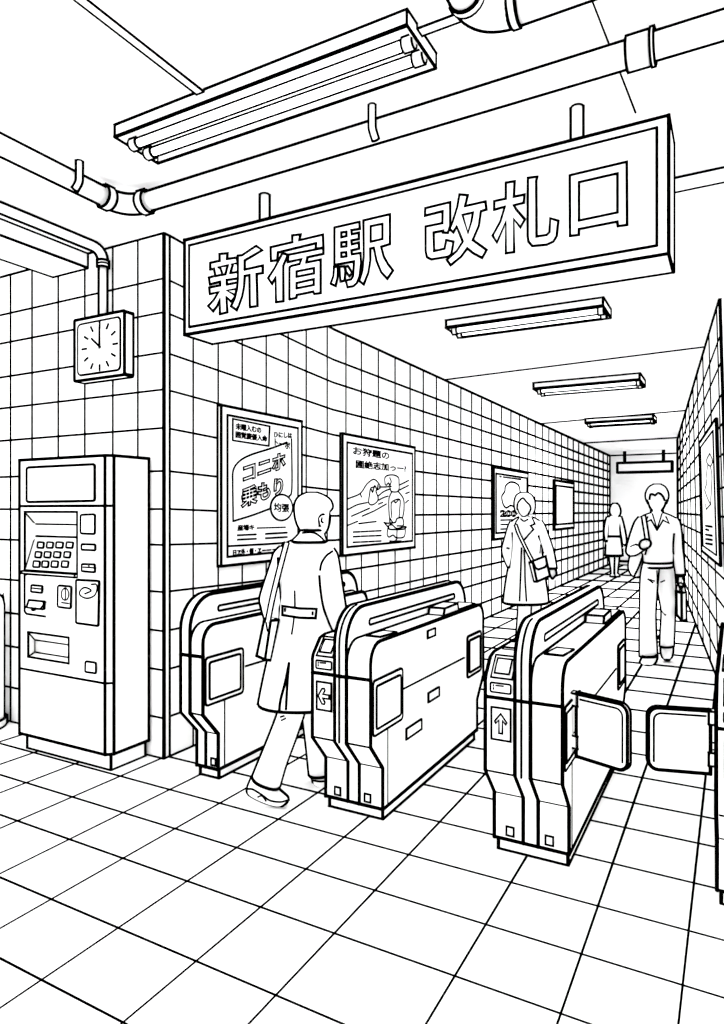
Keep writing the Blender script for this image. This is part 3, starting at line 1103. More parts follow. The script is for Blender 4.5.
def gate(xc, label, arrow=None, half=False, y0=2.92, y1=4.56, right='panel', left='plain', wl=2.9):
    t = thing('ticket_gate', label, 'ticket gate', (xc, (y0 + y1) / 2, 0), 'row of ticket gates')
    xa, xb = xc - .17, xc + .17
    ra, rb = xc - .034, xc + .034
    if half:
        xa, xb, ra, rb = xc - .082, xc + .082, xc - .082, xc - .012
    zs = .92
    # plinth
    m = MB(); m.box((xa + .015, y0 + .145, 0), (xb - .008, y1 - .17, .06), w=wl); m.build('plinth', CREAM, t)

    def housing(name, x0, x1, chamfer):
        m = MB()
        prof = side_profile(y0, y1, zs, .10, chamfer)
        m.prism([(x0, y, z) for y, z in prof], (x1 - x0, 0, 0), w=wl, smooth_ang=33,
                skip=lambda a, b: abs(a.x - b.x) > 1e-4 and min(a.z, b.z) > .1)
        e = .012
        for y, z in ((y0, .413), (y0 + .13, .27)):                                  # short fold lines across the front
            m.ink([(x0 + e, y, z), (x1 - e, y, z)], 1.6)
        m.ink([(x0, y0, .744), (x1, y0, .744)], wl)                                # joint under the hood
        return m
    m = housing('flap_housing', rb, xb, False)
    # joint along the side of the hood
    m.ink([(xb, y0 + .38, .615), (xb, y1 - .38, .605)], 1.7)
    # vertical edge of the end cover
    m.ink([(xb, y0 + .185, .06), (xb, y0 + .185, .46)], 1.5)
    m.build('flap_housing', CREAM, t)
    if not half:
        m = housing('reader_housing', xa, ra, True)
        m.build('reader_housing', CREAM, t)
    # rail in the middle
    m = MB()
    if half:
        ry = arc(y0 + .19, .89, .19, 180, 90, 8) + arc(y1 - .19, .89, .19, 90, 0, 8)
    else:
        ry = arc(y0 + .18, .9, .18, 180, 90, 8) + arc(y1 - .18, .9, .18, 90, 0, 8)
    prof = [(y0 + .13, .06), (y0 + .13, .27), (y0 - .004, .413)] + [(y - (.004 if y < y0 + .5 else -.004), z) for y, z in ry] + [(y1 + .004, .413), (y1 - .13, .27), (y1 - .13, .06)]
    m.prism([(ra, y, z) for y, z in prof], (rb - ra, 0, 0), w=wl, smooth_ang=33, skip=lambda a, b: abs(a.x - b.x) > 1e-4 and min(a.z, b.z) > .1)
    m.ink([(ra, y0 - .004, .744), (rb, y0 - .004, .744)], wl)
    # second outline inside the hood and the long grip slot
    inner = [(y0 + .06, .744)] + arc(y0 + .2, .9, .14, 180, 90, 8)
    if not half:
        m.ink([(ra + .03, y - .006, z) for y, z in prof[2:12]], 1.8)
    for xs_, o in ((rb + .001, 1), (ra - .001, -1)):
        slot = [(y, z) for y, z in arc(y1 - .22, .985, .016, 90, -90, 5) + arc(y0 + .25, .985, .016, 270, 90, 5)]
        m.ink([(xs_, y, z) for y, z in slot], 1.9, closed=True)
    m.build('guard_rail', CREAM, t)
    # flap pockets on the right side, and on the left where the flap comes out there

    def pocket(x, sg, ya, yb, za=.462, zb=.735, cover=True):
        m = MB()
        m.prism([(x, y, z) for y, z in rrect(ya, za, yb, zb, .02, 3)], (sg * .006, 0, 0), w=2.0)
        k = .03
        if not cover:
            m.ink([(x + sg * .006, y, z) for y, z in ((yb - k, zb - k), (ya + k, zb - k), (ya + k, za + k), (yb - k, za + k))], 1.8, closed=True)
        o = m.build('flap_pocket', CREAM, t)
        if cover:
            m = MB()
            m.prism([(x + sg * .006, y, z) for y, z in rrect(ya + k, za + k, yb - k, zb - k, .012, 3)], (sg * .004, 0, 0), w=2.0)
            m.build('pocket_cover', WHITE, o)
    pocket(xb, 1, y0 + .015, y0 + .35, cover=right != 'flap')
    pocket(xb, 1, y1 - .33, y1 - .06)

    # small plates
    def sideplate(name, ya, yb, za, zb):
        m = MB(); m.prism([(xb, ya, za), (xb, yb, za), (xb, yb, zb), (xb, ya, zb)], (.005, 0, 0), w=1.6); m.build(name, WHITE, t)
    if not half and right == 'panel':
        sideplate('inspection_plate', y0 + .69, y0 + .80, .835, .878)
        sideplate('inspection_plate', y0 + .70, y0 + .86, .462, .515)
        sideplate('inspection_plate', y0 + .40, y0 + .60, .335, .392)
    # squares on the front foot
    for rel in ((.05,) if half else (-.094, .085)):
        m = MB()
        xq = xc + rel
        m.prism([(xq - .017, y0 + .13, .082), (xq + .017, y0 + .13, .082), (xq + .017, y0 + .13, .122), (xq - .017, y0 + .13, .122)], (0, -.005, 0), w=1.6)
        m.build('foot_cover', WHITE, t)
    if not half:
        m = MB()
        m.prism([(rb + .02, y0 + .17, zs), (xb - .035, y0 + .17, zs), (xb - .02, y0 + .33, zs), (rb + .035, y0 + .33, zs)], (0, 0, .006), w=1.6)
        m.build('touch_panel', WHITE, t)
        m = MB()
        m.prism([(rb + .012, y1 - .66, zs), (xb - .022, y1 - .66, zs), (xb - .022, y1 - .60, zs + .045), (xb - .022, y1 - .46, zs + .045), (rb + .012, y1 - .46, zs + .045), (rb + .012, y1 - .60, zs + .045)][0:0] or
                [(rb + .012, y1 - .68, zs), (rb + .012, y1 - .66, zs + .045), (rb + .012, y1 - .44, zs + .05), (rb + .012, y1 - .42, zs)], (xb - rb - .034, 0, 0), w=2.0)
        m.build('ticket_outlet', WHITE, t)
        m = MB()
        m.box((rb + .006, y1 - .42, zs), (xb - .012, y1 - .13, zs + .012), w=1.6); m.build('outlet_tray', WHITE, t)
        # reader on the sloping shoulder of the left half
        p0, p1 = Vector((0, y0 + .008, .838)), Vector((0, y0 + .07, .908))
        dv = (p1 - p0)
        nn = Vector((0, -dv.z, dv.y)).normalized()
        m = MB()

        def sl(x, k):
            return Vector((x, 0, 0)) + p0 + dv * k
        m.prism([sl(xa + .026, -.1), sl(ra - .014, -.1), sl(ra - .014, 1.12), sl(xa + .026, 1.12)], nn * .004, w=1.5)
        scr = m.build('card_reader', CREAM, t)
        m = MB()
        m.prism([sl(xa + .04, .12) + nn * .006, sl(ra - .03, .12) + nn * .006, sl(ra - .03, .92) + nn * .006, sl(xa + .04, .92) + nn * .006], nn * .003, w=1.5)
        m.build('reader_screen', WHITE, scr)
        m = MB()
        m.prism([(x, y0, z) for x, z in rrect(xa + .026, .77, ra - .018, .811, .006, 2)], (0, -.006, 0), w=1.5)
        m.ink([(xa + .04, y0 - .007, .802), (xa + .04, y0 - .007, .797)], 1.2); m.ink([(xa + .04, y0 - .007, .789), (xa + .04, y0 - .007, .783)], 1.2)
        m.ink([(xa + .052, y0 - .007, .8), (xa + .085, y0 - .007, .801)], 1.3)
        m.build('ticket_slot', WHITE, t)
        m = MB()
        m.box((xa + .02, y0 + .20, zs), (ra - .012, y0 + .33, zs + .012), w=1.6); m.build('touch_pad', WHITE, t)
        m = MB()
        m.box((xa + .02, y0 + .37, zs), (ra - .012, y0 + .50, zs + .012), w=1.6); m.build('touch_pad', WHITE, t)
        # arrow sign
        m = MB()
        ax0, ax1, az0, az1 = xa + .03, ra - .019, .56, .702
        m.prism([(ax0, y0, az0), (ax1, y0, az0), (ax1, y0, az1), (ax0, y0, az1)], (0, -.005, 0), w=1.7)
        cx, cz = (ax0 + ax1) / 2, (az0 + az1) / 2
        if arrow == 'up':
            pol = [(0, .052), (.031, .012), (.026, .002), (.009, .02), (.009, -.045), (-.009, -.045), (-.009, .02), (-.026, .002), (-.031, .012)]
        else:
            pol = [(-.038, 0), (-.012, .043), (.004, .045), (.008, .034), (-.006, .012), (.037, .012), (.037, -.01), (-.006, -.01), (.008, -.032), (.004, -.044), (-.012, -.043)]
        m2 = MB()
        m2.prism([(cx + x * .88, y0 - .005, cz + z * .9) for x, z in pol], (0, -.003, 0), w=1.5)
        pl = m.build('arrow_sign', WHITE, t)
        m2.build('arrow', WHITE, pl)

    # flap doors
    def flap(pa, pb, za, zb, side):
        pa, pb = Vector(pa), Vector(pb)
        u = (pb - pa); L = u.length; u.normalize()
        nv = Vector((-u.y, u.x, 0))
        if nv.dot(EYE - pa) < 0:
            nv = -nv
        m = MB()
        r = .04
        outl = [(0, za), (0, zb)] + arc(L - r, zb - r, r, 90, 0, 6) + arc(L - r, za + r, r, 0, -90, 6)
        m.prism([pa + u * a + UP * z - nv * .012 for a, z in outl], nv * .024, w=wl)
        k = .022
        r2 = .03
        if side > 0:
            inn = [(0.02, zb - k)] + arc(L - k - r2, zb - k - r2, r2, 90, 0, 5) + [(L - k, za + .035)]
        else:
            inn = [(0.02, zb - k)] + arc(L - k - r2, zb - k - r2, r2, 90, 0, 5) + [(L - k, za + .035)]
        m.ink([pa + u * a + UP * z + nv * .0125 for a, z in inn], 1.6)
        f = m.build('flap_door', CREAM, t)
        for zh in (za + .035, zb - .055):
            m = MB()
            q = pa - u * .012 + UP * zh
            m.prism([q - nv * .02 - u * .02, q - nv * .02 + u * .02, q + nv * .02 + u * .02, q + nv * .02 - u * .02], UP * .055, w=1.8)
            m.build('hinge', CREAM, f)
    if right == 'flap':
        a = at(578, 700, 'x', xb + .03)
        flap((xb + .03, a.y, 0), (xc + .423, a.y - .085, 0), .487, .765, 1)
    if left == 'flap':
        flap((xa - .03, 3.19, 0), (xc - .434, 3.125, 0), .475, .738, -1)
    return t


gate(-2.728, 'narrow ticket gate along the left wall, behind the walking man', half=True, y1=4.87)
gate(-1.735, 'ticket gate with a left-pointing arrow, right beside the walking man', arrow='left', y1=4.6)
gate(-0.811, 'ticket gate with an up-pointing arrow and an open flap on its right', arrow='up', right='flap', y1=4.76)
gate(0.107, 'ticket gate cut off by the right edge, its flap reaching left', arrow='up', left='flap')


# ================================================================== PEOPLE
class Figure:
    """a standing frame: picture points read on an upright plane through the figure's own place"""
    def __init__(s, pxc, depth):
        d = ray(pxc, PY0)
        s.c = EYE + d * depth
        s.c.z = 0
        s.n = Vector((d.x, d.y, 0)).normalized()
        s.u = Vector((s.n.y, -s.n.x, 0))
        s.body = []

    def pt(s, px, py, v=0.0):
        return on_plane(px, py, s.c + s.n * v, s.n)

    def sub(s, rows, n=4):
        """rows ((xl,yl),(xr,yr),v,b) smoothed"""
        K = [tuple(a) + tuple(b) + (v, d) for a, b, v, d in rows]
        out = []
        m = len(K)
        for i in range(m - 1):
            b, c = K[i], K[i + 1]
            a = K[i - 1] if i else tuple(2 * p - q for p, q in zip(b, c))
            d = K[i + 2] if i + 2 < m else tuple(2 * q - p for p, q in zip(b, c))
            for k in range(n):
                t = k / n
                out.append(tuple(.5 * (2 * B + (C - A) * t + (2 * A - 5 * B + 4 * C - D) * t * t + (3 * B - A - 3 * C + D) * t ** 3) for A, B, C, D in zip(a, b, c, d)))
        out.append(K[-1])
        return [((q[0], q[1]), (q[2], q[3]), q[4], max(.004, q[5])) for q in out]

    def loft(s, mb, rows, w=2.2, left=True, right=True, top=False, bottom=False, join=False, N=24, smooth=4, power=2.3, shrink=1.0):
        R = s.sub(rows, smooth) if len(rows) > 2 else rows
        vs, fs, L, Q = [], [], [], []
        for (a, b, v, d) in R:
            A, B = s.pt(a[0], a[1], v), s.pt(b[0], b[1], v)
            c = (A + B) / 2
            h = (B - A) / 2 * shrink
            for j in range(N):
                th = 2 * math.pi * j / N
                co, si = math.cos(th), math.sin(th)
                co = math.copysign(abs(co) ** (2 / power), co); si = math.copysign(abs(si) ** (2 / power), si)
                vs.append(c + h * co + s.n * (d * shrink * si))
            o = (B - A).normalized() * (rad(A, w or 1) * .25)
            L.append(A - o); Q.append(B + o)
        m = len(R)
        for i in range(m - 1):
            for j in range(N):
                k = (j + 1) % N
                fs.append((i * N + j, i * N + k, i * N + N + k, i * N + N + j))
        fs.append(tuple(range(N - 1, -1, -1))); fs.append(tuple((m - 1) * N + j for j in range(N)))
        mb.add(vs, fs, 0, True)
        if w and join:
            mb.ink(L[::-1] + Q, w * 1.08)
        elif w:
            if left:
                mb.ink(L, w * 1.08)
            if right:
                mb.ink(Q, w * 1.08)
            if top:
                mb.ink(vs[:N], w, closed=True)
            if bottom:
                mb.ink(vs[-N:], w, closed=True)

    def rows(s, lst, ratio=.6, v=0.0):
        """(y, xl, xr[, half depth[, v]]) -> rows"""
        sc_ = FPX / (s.c - EYE).dot(FW)
        out = []
        for q in lst:
            y, a, b = q[:3]
            d = q[3] if len(q) > 3 and q[3] is not None else (b - a) / 2 / sc_ * ratio
            out.append(((a, y), (b, y), q[4] if len(q) > 4 else v, d))
        return out

    def limb(s, lst, ratio=1.0, v=0.0):
        """(x, y, half width px[, v]) along a centre line -> rows set across it"""
        sc_ = FPX / (s.c - EYE).dot(FW)
        out = []
        for i, q in enumerate(lst):
            a = lst[max(0, i - 1)]; b = lst[min(len(lst) - 1, i + 1)]
            dx, dy = b[0] - a[0], b[1] - a[1]
            l = math.hypot(dx, dy) or 1
            nx, ny = -dy / l, dx / l
            if nx > 0 or (abs(nx) < 1e-6 and ny > 0):
                nx, ny = -nx, -ny
            x, y, h = q[:3]
            out.append(((x + nx * h, y + ny * h), (x - nx * h, y - ny * h), q[3] if len(q) > 3 else v, h / sc_ * ratio))
        return out

    def flesh(s, rows, shrink=.8, power=2.1):
        s.body.append((rows, shrink, power))

    def hand(s, wrist, d, side, nrm, k=1.0, curl=.35):
        s.hands = getattr(s, 'hands', [])
        s.hands.append((Vector(wrist), Vector(d).normalized(), Vector(side).normalized(), Vector(nrm).normalized(), k, curl))

    def make_body(s, root, voxel=.006, outline=(), nose=None, outline_w=2.2, lines=()):
        mb = MB()
        for rows, sh, pw in s.body:
            s.loft(mb, rows, w=0, shrink=sh, power=pw, N=16)
        for o, d, sd, nr, k, curl in getattr(s, 'hands', []):
            def ring_loft(path):
                vs, fs = [], []
                N = 10
                for p, a, b, ax, ay in path:
                    for j in range(N):
                        th = 2 * math.pi * j / N
                        vs.append(p + ax * (a * math.cos(th)) + ay * (b * math.sin(th)))
                for i in range(len(path) - 1):
                    for j in range(N):
                        q = (j + 1) % N
                        fs.append((i * N + j, i * N + q, i * N + N + q, i * N + N + j))
                fs.append(tuple(range(N - 1, -1, -1))); fs.append(tuple((len(path) - 1) * N + j for j in range(N)))
                mb.add(vs, fs, 0, True)
            ring_loft([(o - d * .03 * k, .026 * k, .02 * k, sd, nr), (o, .027 * k, .019 * k, sd, nr), (o + d * .03 * k, .036 * k, .017 * k, sd, nr), (o + d * .085 * k, .042 * k, .014 * k, sd, nr)])
            for i, ln in enumerate((.072, .08, .074, .058)):
                p = o + d * (.078 * k) + sd * ((.032 - .0215 * i) * k)
                path = [(p, .0095 * k, .0095 * k, sd, nr)]
                ang = 0
                for q, fr in enumerate((.45, .32, .23)):
                    ang += curl
                    dr = d * math.cos(ang) + nr * math.sin(ang)
                    p = p + dr * (ln * fr * k)
                    path.append((p, (.009 - .0012 * q) * k, (.009 - .0012 * q) * k, sd, (nr * math.cos(ang) - d * math.sin(ang))))
                ring_loft(path)
            p = o + d * .02 * k + sd * .03 * k
            dr = (d * .75 + sd * .6 + nr * .25).normalized()
            ax = dr.cross(nr).normalized(); ay = dr.cross(ax).normalized()
            ring_loft([(p, .012 * k, .012 * k, ax, ay), (p + dr * .035 * k, .011 * k, .011 * k, ax, ay), (p + dr * .06 * k + d * .012 * k, .009 * k, .009 * k, ax, ay)])
        if nose:
            p, f = nose
            p = Vector(p); f = Vector(f).normalized(); sdv = f.cross(UP)
            vs, fs = [], []
            N = 10
            pr = [(.03, .006, .004), (.0, .011, .012), (-.018, .014, .02), (-.03, .008, .006)]
            for z, a, b in pr:
                for j in range(N):
                    th = 2 * math.pi * j / N
                    vs.append(p + UP * z + sdv * (a * math.cos(th)) + f * (b * math.sin(th)))
            for i in range(3):
                for j in range(N):
                    q = (j + 1) % N
                    fs.append((i * N + j, i * N + q, i * N + N + q, i * N + N + j))
            fs.append(tuple(range(N - 1, -1, -1))); fs.append(tuple(3 * N + j for j in range(N)))
            mb.add(vs, fs, 0, True)
        # fuse everything into one continuous skin
        me = bpy.data.meshes.new('skin')
        me.from_pydata(mb.v, [], mb.f)
        b2 = bmesh.new(); b2.from_mesh(me); bmesh.ops.recalc_face_normals(b2, faces=b2.faces); b2.to_mesh(me); b2.free()
        o = bpy.data.objects.new('skin', me); COL.objects.link(o)
        md = o.modifiers.new('fuse', 'REMESH'); md.mode = 'VOXEL'; md.voxel_size = voxel
        dg = bpy.context.evaluated_depsgraph_get()
        ev = o.evaluated_get(dg).to_mesh()
        out = MB()
        out.add([v.co.copy() for v in ev.vertices], [tuple(p.vertices) for p in ev.polygons], 0, True)
        o.evaluated_get(dg).to_mesh_clear()
        bpy.data.objects.remove(o); bpy.data.meshes.remove(me)
        for pts, v, w, cl in outline:
            q = [s.pt(x, y, v) for x, y in pts]
            out.ink(cat(q, 5, cl), w * 1.25, closed=cl)
        if lines:
            bv = out.bvh()
            for pts, w in lines:
                out.drawn(pts, w, bv=bv)
        s.skin = out
        return out.build('body', SKIN, root)


def strap_band(fig, pts, name, parent, v0, w=1.7, hw=1.4, th=.006, solid=CLOTH, over=None):
    """a flat band through (x, y[, v]) picture points on the figure"""
    m = MB()
    lst = [(p[0], p[1], hw, p[2] if len(p) > 2 else v0) for p in pts]
    rows = fig.limb(lst)
    rows = [(a, b, v, th) for a, b, v, d in rows]
    fig.loft(m, rows, w=w, N=8, power=4)
    return m


# ---------------------------------------------------------------- the walking man in the long coat
f = Figure(302, 3.80)
root = thing('person', 'person in a long belted coat walking away through the ticket gates', 'person', f.c)
head = f.rows([(493.8, 308, 316, .03), (496, 301.5, 323, .065), (500, 297.5, 328.5, .085), (506, 295.6, 331, .096), (512, 295.6, 329.6, .1), (518, 296.4, 329, .1), (524, 298, 328.4, .095), (529, 301, 327, .085), (533, 304, 324.5, .07), (536, 306, 321, .05)])
f.flesh(head, .985, 2.1)
f.flesh(f.rows([(522, 302, 322, .055), (532, 302.5, 322, .055), (540, 300, 323, .06), (546, 294, 326, .065)]), .95)
coat = f.rows([(541, 292, 325.5, .07), (545, 284, 331, .09), (551, 279.3, 334, .11), (560, 278, 335, .125), (575, 278.3, 332, .13), (590, 279.3, 331, .125), (600, 279.8, 331, .12), (615, 278, 332, .125), (635, 274, 333, .135), (660, 268, 334, .15), (685, 262.5, 335, .16), (704, 258.8, 335.5, .165)])
f.flesh(coat[:10], .8)
slL = f.rows([(547, 280, 289, .04), (553, 274.5, 287, .055), (561, 272, 285, .06), (573, 268, 283, .06), (585, 264, 281.5, .058), (598, 260.4, 280.4, .056), (607, 261.4, 279.8, .02), (617, 264.5, 279, .05), (626, 266.5, 278.5, .046)], v=-.03)
slR = f.rows([(549, 322, 333.5, .05), (555, 321, 336.8, .06), (566, 320, 339, .062), (584, 319.6, 341.5, .06), (600, 322, 344, .056), (612, 325, 346, .02), (625, 329.5, 348, .05), (640, 334, 349.5, .047), (652, 337, 351, .045)], v=.05)
f.flesh(slL, .7); f.flesh(slR, .7)
legB = f.limb([(296, 690, 14, .0), (290.5, 714, 12.5, -.04), (282, 738, 12.6, -.09), (273.5, 760, 13, -.13), (266, 781.5, 14.2, -.17)])
legF = f.limb([(314, 690, 14, .08), (315, 716, 12, .09), (317, 745, 10.5, .1), (319.5, 774, 10, .1)])
f.flesh(legB, .6); f.flesh(legF, .62)
f.hand(f.pt(272.5, 628, -.03), (0, 0, -1), f.n, f.u, .95)
f.hand(f.pt(344.5, 655, .05), (0, 0, -1), f.n, -f.u, .95)
fwd = Vector((0.05, 1, 0))
f.make_body(root, .006, outline=[
    ([(331, 507), (328.6, 512), (329.4, 518), (328.6, 524), (326.6, 530), (323.4, 534)], 0, 2.4, False), ([(323.2, 533), (324.5, 541)], 0, 2.2, False)],
    nose=(f.pt(318, 517) + fwd * .085, fwd))
# trousers and shoes
m = MB(); f.loft(m, legB, w=2.5, bottom=True); m.drawn([(280.5, 717), (284, 716)], 1.4); m.drawn([(281.5, 720.5), (285.5, 718.5)], 1.4)
f.loft(m, legF, w=2.5, bottom=True); m.build('trousers', CLOTH, root)
m = MB()                                       # rear shoe: heel lifted, toe on the floor
f.loft(m, [((251.5, 778), (261, 772), -.17, .03), ((247.8, 788), (271, 780), -.17, .043), ((249.5, 794.5), (277.5, 788), -.18, .045), ((262, 801), (283, 793), -.2, .044), ((274, 805), (287, 796.8), -.21, .036), ((281, 805.4), (287.8, 800.2), -.215, .02)], w=2.5, bottom=True)
m.drawn([(248.5, 789), (253, 789.5), (262, 795), (270, 800.5), (280, 802), (286.5, 800.5)], 1.6)
m.drawn([(258, 797), (262, 796), (266, 801)], 1.4)
m.build('shoe', CLOTH, root)
m = MB()
f.loft(m, [((311.5, 774), (327, 773), .1, .045), ((312.5, 778), (328, 777), .1, .052), ((314, 784.3), (331, 785), .1, .07)], w=2.4, bottom=True)
m.drawn([(313.6, 780.5), (320, 781.5), (328, 781)], 1.6)
m.build('shoe', CLOTH, root)
# coat
m = MB()
f.loft(m, coat, w=2.5, bottom=True, right=False)
bv = m.bvh()
f.loft(m, f.rows([(530, 301.5, 322, .1), (535, 298.5, 324, .108), (541.5, 292, 326, .115)]), w=2.3, top=True, bottom=True)
f.loft(m, slL, w=2.5, bottom=True, right=False)
f.loft(m, slR, w=2.5, left=False)
m.drawn([(303, 533), (312, 532.5), (318, 535), (325, 541.5)], 1.8)
m.drawn([(332, 551.5), (326, 556), (321.5, 563), (320, 570)], 1.9)
m.drawn([(319.3, 576), (320.5, 590), (323, 606), (328, 621), (333, 633)], 2.2)
m.drawn([(277.8, 558), (278.5, 575), (280, 597), (279.5, 612), (277.5, 626)], 2.0)
m.drawn([(294.7, 591), (294.9, 606)], 1.6, bv=bv)
m.drawn([(294, 617.5), (293, 626), (291.7, 634)], 1.6, bv=bv)
m.drawn([(289, 663), (285, 683), (280.5, 700), (279, 714)], 2.4, bv=bv)
m.drawn([(289, 664), (287.3, 685), (286, 709)], 2.2, bv=bv)
m.build('coat', CLOTH, root)
m = MB()
bq = [(282.5, 605.7), (300, 608.2), (316.4, 608.6), (315.6, 617.8), (300, 617.4), (282.5, 614.6)]
q = [bv.ray_cast(EYE, ray(*p).normalized())[0] for p in bq]
m.prism(q, -f.n * .012, w=2.0)
for p in ((285, 609.5), (312.5, 613)):
    h = bv.ray_cast(EYE, ray(*p).normalized())[0] - f.n * .013
    m.ink([h + UP * .006, h - UP * .006], 1.8)
m.build('half_belt', CLOTH, root)
# hair
m = MB()
f.loft(m, f.rows([(493.2, 307, 317, .03), (496, 301, 324, .07), (500, 297, 329.5, .09), (505, 295.2, 331.8, .1), (509, 295, 331, .104), (513, 295.3, 326.5, .105), (518, 296, 321.5, .105), (524, 297.8, 319.5, .095), (529, 300.5, 320, .08), (531.5, 302.5, 319, .06)]), w=2.5, join=True)
hair_v, hair_f = list(m.v), list(m.f)
m.drawn([(329.6, 511), (327, 513), (325.5, 517), (324.8, 519)], 1.7)
m.build('hair', CLOTH, root)
m = MB()
f.loft(m, [((320, 515), (323.6, 514.2), -.085, .014), ((318.8, 520), (324.6, 518), -.092, .02), ((319.4, 526), (322.2, 525.4), -.085, .014)], w=0, N=12)
bv2 = BVHTree.FromPolygons(hair_v + m.v, hair_f + [tuple(i + len(hair_v) for i in q) for q in m.f])
m.drawn([(324.2, 514.5), (321.5, 515), (319.3, 518), (319.3, 522.5), (320.2, 526.5), (321.6, 527.5)], 1.9, bv=bv2)
m.drawn([(322, 518), (321.4, 521), (322.8, 522.5)], 1.5, bv=bv2)
m.build('ear', SKIN, root)
# his shoulder bag
bag = thing('shoulder_bag', 'slim shoulder bag hanging at the left hip of the walking person in the long coat', 'bag', f.pt(267, 660, -.12))
m = MB()
c = [(264.3, 619), (270.8, 620.5), (265, 659.6), (256.6, 655.8)]
c2 = [(270.8, 620.5), (278.3, 620), (270.3, 660.3), (265, 659.6)]
A = [f.pt(x, y, -.16) for x, y in (c[0], c[1], c[2], c[3])]
Bq = [f.pt(x, y, -.07) for x, y in ((c[0][0] + 6, c[0][1] - 2), c2[1], c2[2], (c[3][0] + 6, c[3][1] + 2))]
m.add(A + Bq, [(0, 1, 2, 3), (7, 6, 5, 4), (0, 4, 5, 1), (1, 5, 6, 2), (2, 6, 7, 3), (3, 7, 4, 0)])
m.sharp(2.3, ang=20)
m.drawn([(266, 622), (267.5, 631)], 1.4)
m.build('pouch', CLOTH, bag)
m = strap_band(f, [(286.6, 543, -.1), (283, 556, -.14), (277.5, 577, -.155), (272, 600, -.165), (267.6, 622, -.165)], 'strap', bag, -.15, 1.7, 1.9)
m.build('strap', CLOTH, bag)

# ---------------------------------------------------------------- the woman with the cross-body bag
f = Figure(526, 6.5)
root = thing('person', 'person in an open long coat with a cross-body bag walking towards the gates', 'person', f.c)
f.flesh(f.rows([(494.5, 521, 527, .03), (497, 518, 530.5, .075), (502, 517, 531.5, .095), (507, 517.3, 530.9, .098), (511.5, 518.3, 529.6, .09), (515, 520.8, 527, .07), (517, 522.6, 525, .04)]), 1.0, 2.0)
f.flesh(f.rows([(511, 520, 528, .05), (519, 520, 528, .055), (524, 517, 531, .06)]), .95)
coat = f.rows([(517.5, 519, 531.5, .06), (520, 514.5, 537, .08), (524, 510.8, 541.5, .1), (531, 510, 542, .12), (540, 511, 541, .125), (552, 511, 541.5, .12), (566, 509, 543, .13), (582, 506.3, 545.3, .15), (597, 504.3, 547.6, .17), (602.5, 504, 547.8, .175)])
f.flesh(coat[:8], .75)
slL = f.rows([(522, 510.5, 517, .04), (527, 508.4, 514, .055), (535, 506, 513, .06), (545, 503.2, 512.5, .058), (551, 502.4, 512, .056), (559, 504.5, 511, .05), (567, 508, 510.3, .03)], v=-.03)
slR = f.rows([(521, 536, 541.5, .04), (526, 537, 544.5, .056), (535, 538, 547.8, .06), (545, 542, 551.3, .058), (556, 545, 554.4, .02), (568.3, 548, 556.2, .048)], v=-.04)
f.flesh(slL, .7); f.flesh(slR, .7)
lgL = f.rows([(598, 518, 531, .09), (612, 518.2, 530.2, .085), (630, 517, 529.5, .08), (650, 515.5, 528, .08), (668, 514.5, 527.5, .085)], v=-.05)
lgR = f.rows([(598, 527, 541, .09, .06), (612, 529.5, 540, .075, .1), (630, 532, 541, .07, .15), (650, 533.5, 541.5, .065, .18), (664, 534, 542, .07, .2)])
f.flesh(lgL, .65); f.flesh(lgR, .65)
f.hand(f.pt(552.2, 569.5, -.04), (.0, 0, -1), -f.u, f.n, .78, .2)
hand_o = [(548.7, 569.5), (549.6, 574), (552, 578.6), (554, 577.5), (556.6, 574), (556, 569.5)]
f.make_body(root, .006, outline=[(hand_o, -.06, 1.4, False)],
            nose=(f.pt(523.8, 508.5, -.1), -f.n), lines=[([(521, 520), (524, 521.8), (528, 520)], 1.4)])
m = MB(); f.loft(m, lgL, w=2.0, bottom=True); f.loft(m, lgR, w=2.0, bottom=True); m.build('trousers', CLOTH, root)
for x0, y0, v in ((521, 671, -.05), (538, 668, .2)):
    m = MB()
    f.loft(m, [((x0 - 5, y0 - 5), (x0 + 5, y0 - 5), v - .02, .07), ((x0 - 6, y0 - 1), (x0 + 6, y0 - 1), v - .05, .11), ((x0 - 6, y0 + 2), (x0 + 6, y0 + 2), v - .06, .12)], w=1.8, bottom=True)
    m.build('shoe', CLOTH, root)
m = MB()                                          # jumper showing in the V of the coat
f.loft(m, [((519.2, 517.5), (529.6, 516.8), -.035, .05), ((519.8, 522), (527.6, 522), -.055, .055), ((521.3, 530), (525.4, 530), -.072, .058), ((522.8, 538), (524, 538), -.078, .055)], w=1.3)
m.drawn([(521, 519), (524, 521.2), (527.5, 519.5)], 1.4)
m.build('jumper', CLOTH, root)
m = MB()
f.loft(m, coat, w=2.2, bottom=False)
bv = m.bvh()
N_ = 24
ringv = [m.v[i] for i in m.f[[i for i in range(len(m.f)) if len(m.f[i]) == N_][-1]]]
m.ink([p for p in ringv], 2.2, closed=True)
f.loft(m, slL, w=2.0, bottom=True, right=False); f.loft(m, slR, w=2.0, bottom=True, left=False)
for pts, w in (([(512, 533), (512.2, 543), (511.8, 552), (509.8, 566)], 1.8), ([(538.4, 536), (541, 543), (544, 553), (548, 568.5)], 1.8), ([(540.2, 545), (539.8, 553)], 1.2),
               ([(521.6, 548), (521.2, 556), (520.3, 582), (519.3, 605.5)], 1.4), ([(524, 550), (524.6, 560), (525.2, 582), (526.8, 606)], 1.4),
               ([(519.5, 518), (516.5, 521), (515, 525.5), (517, 529), (523, 540.5)], 1.6), ([(530.5, 515.5), (532.5, 519), (534.7, 524), (530.5, 525.8), (533.4, 529.3), (527, 536.5), (523, 541)], 1.6)):
    m.drawn(pts, w, smooth=w < 1.59 or w > 1.61)
m.drawn([(507, 548), (509, 548.5)], 1.6)
m.build('coat', CLOTH, root)
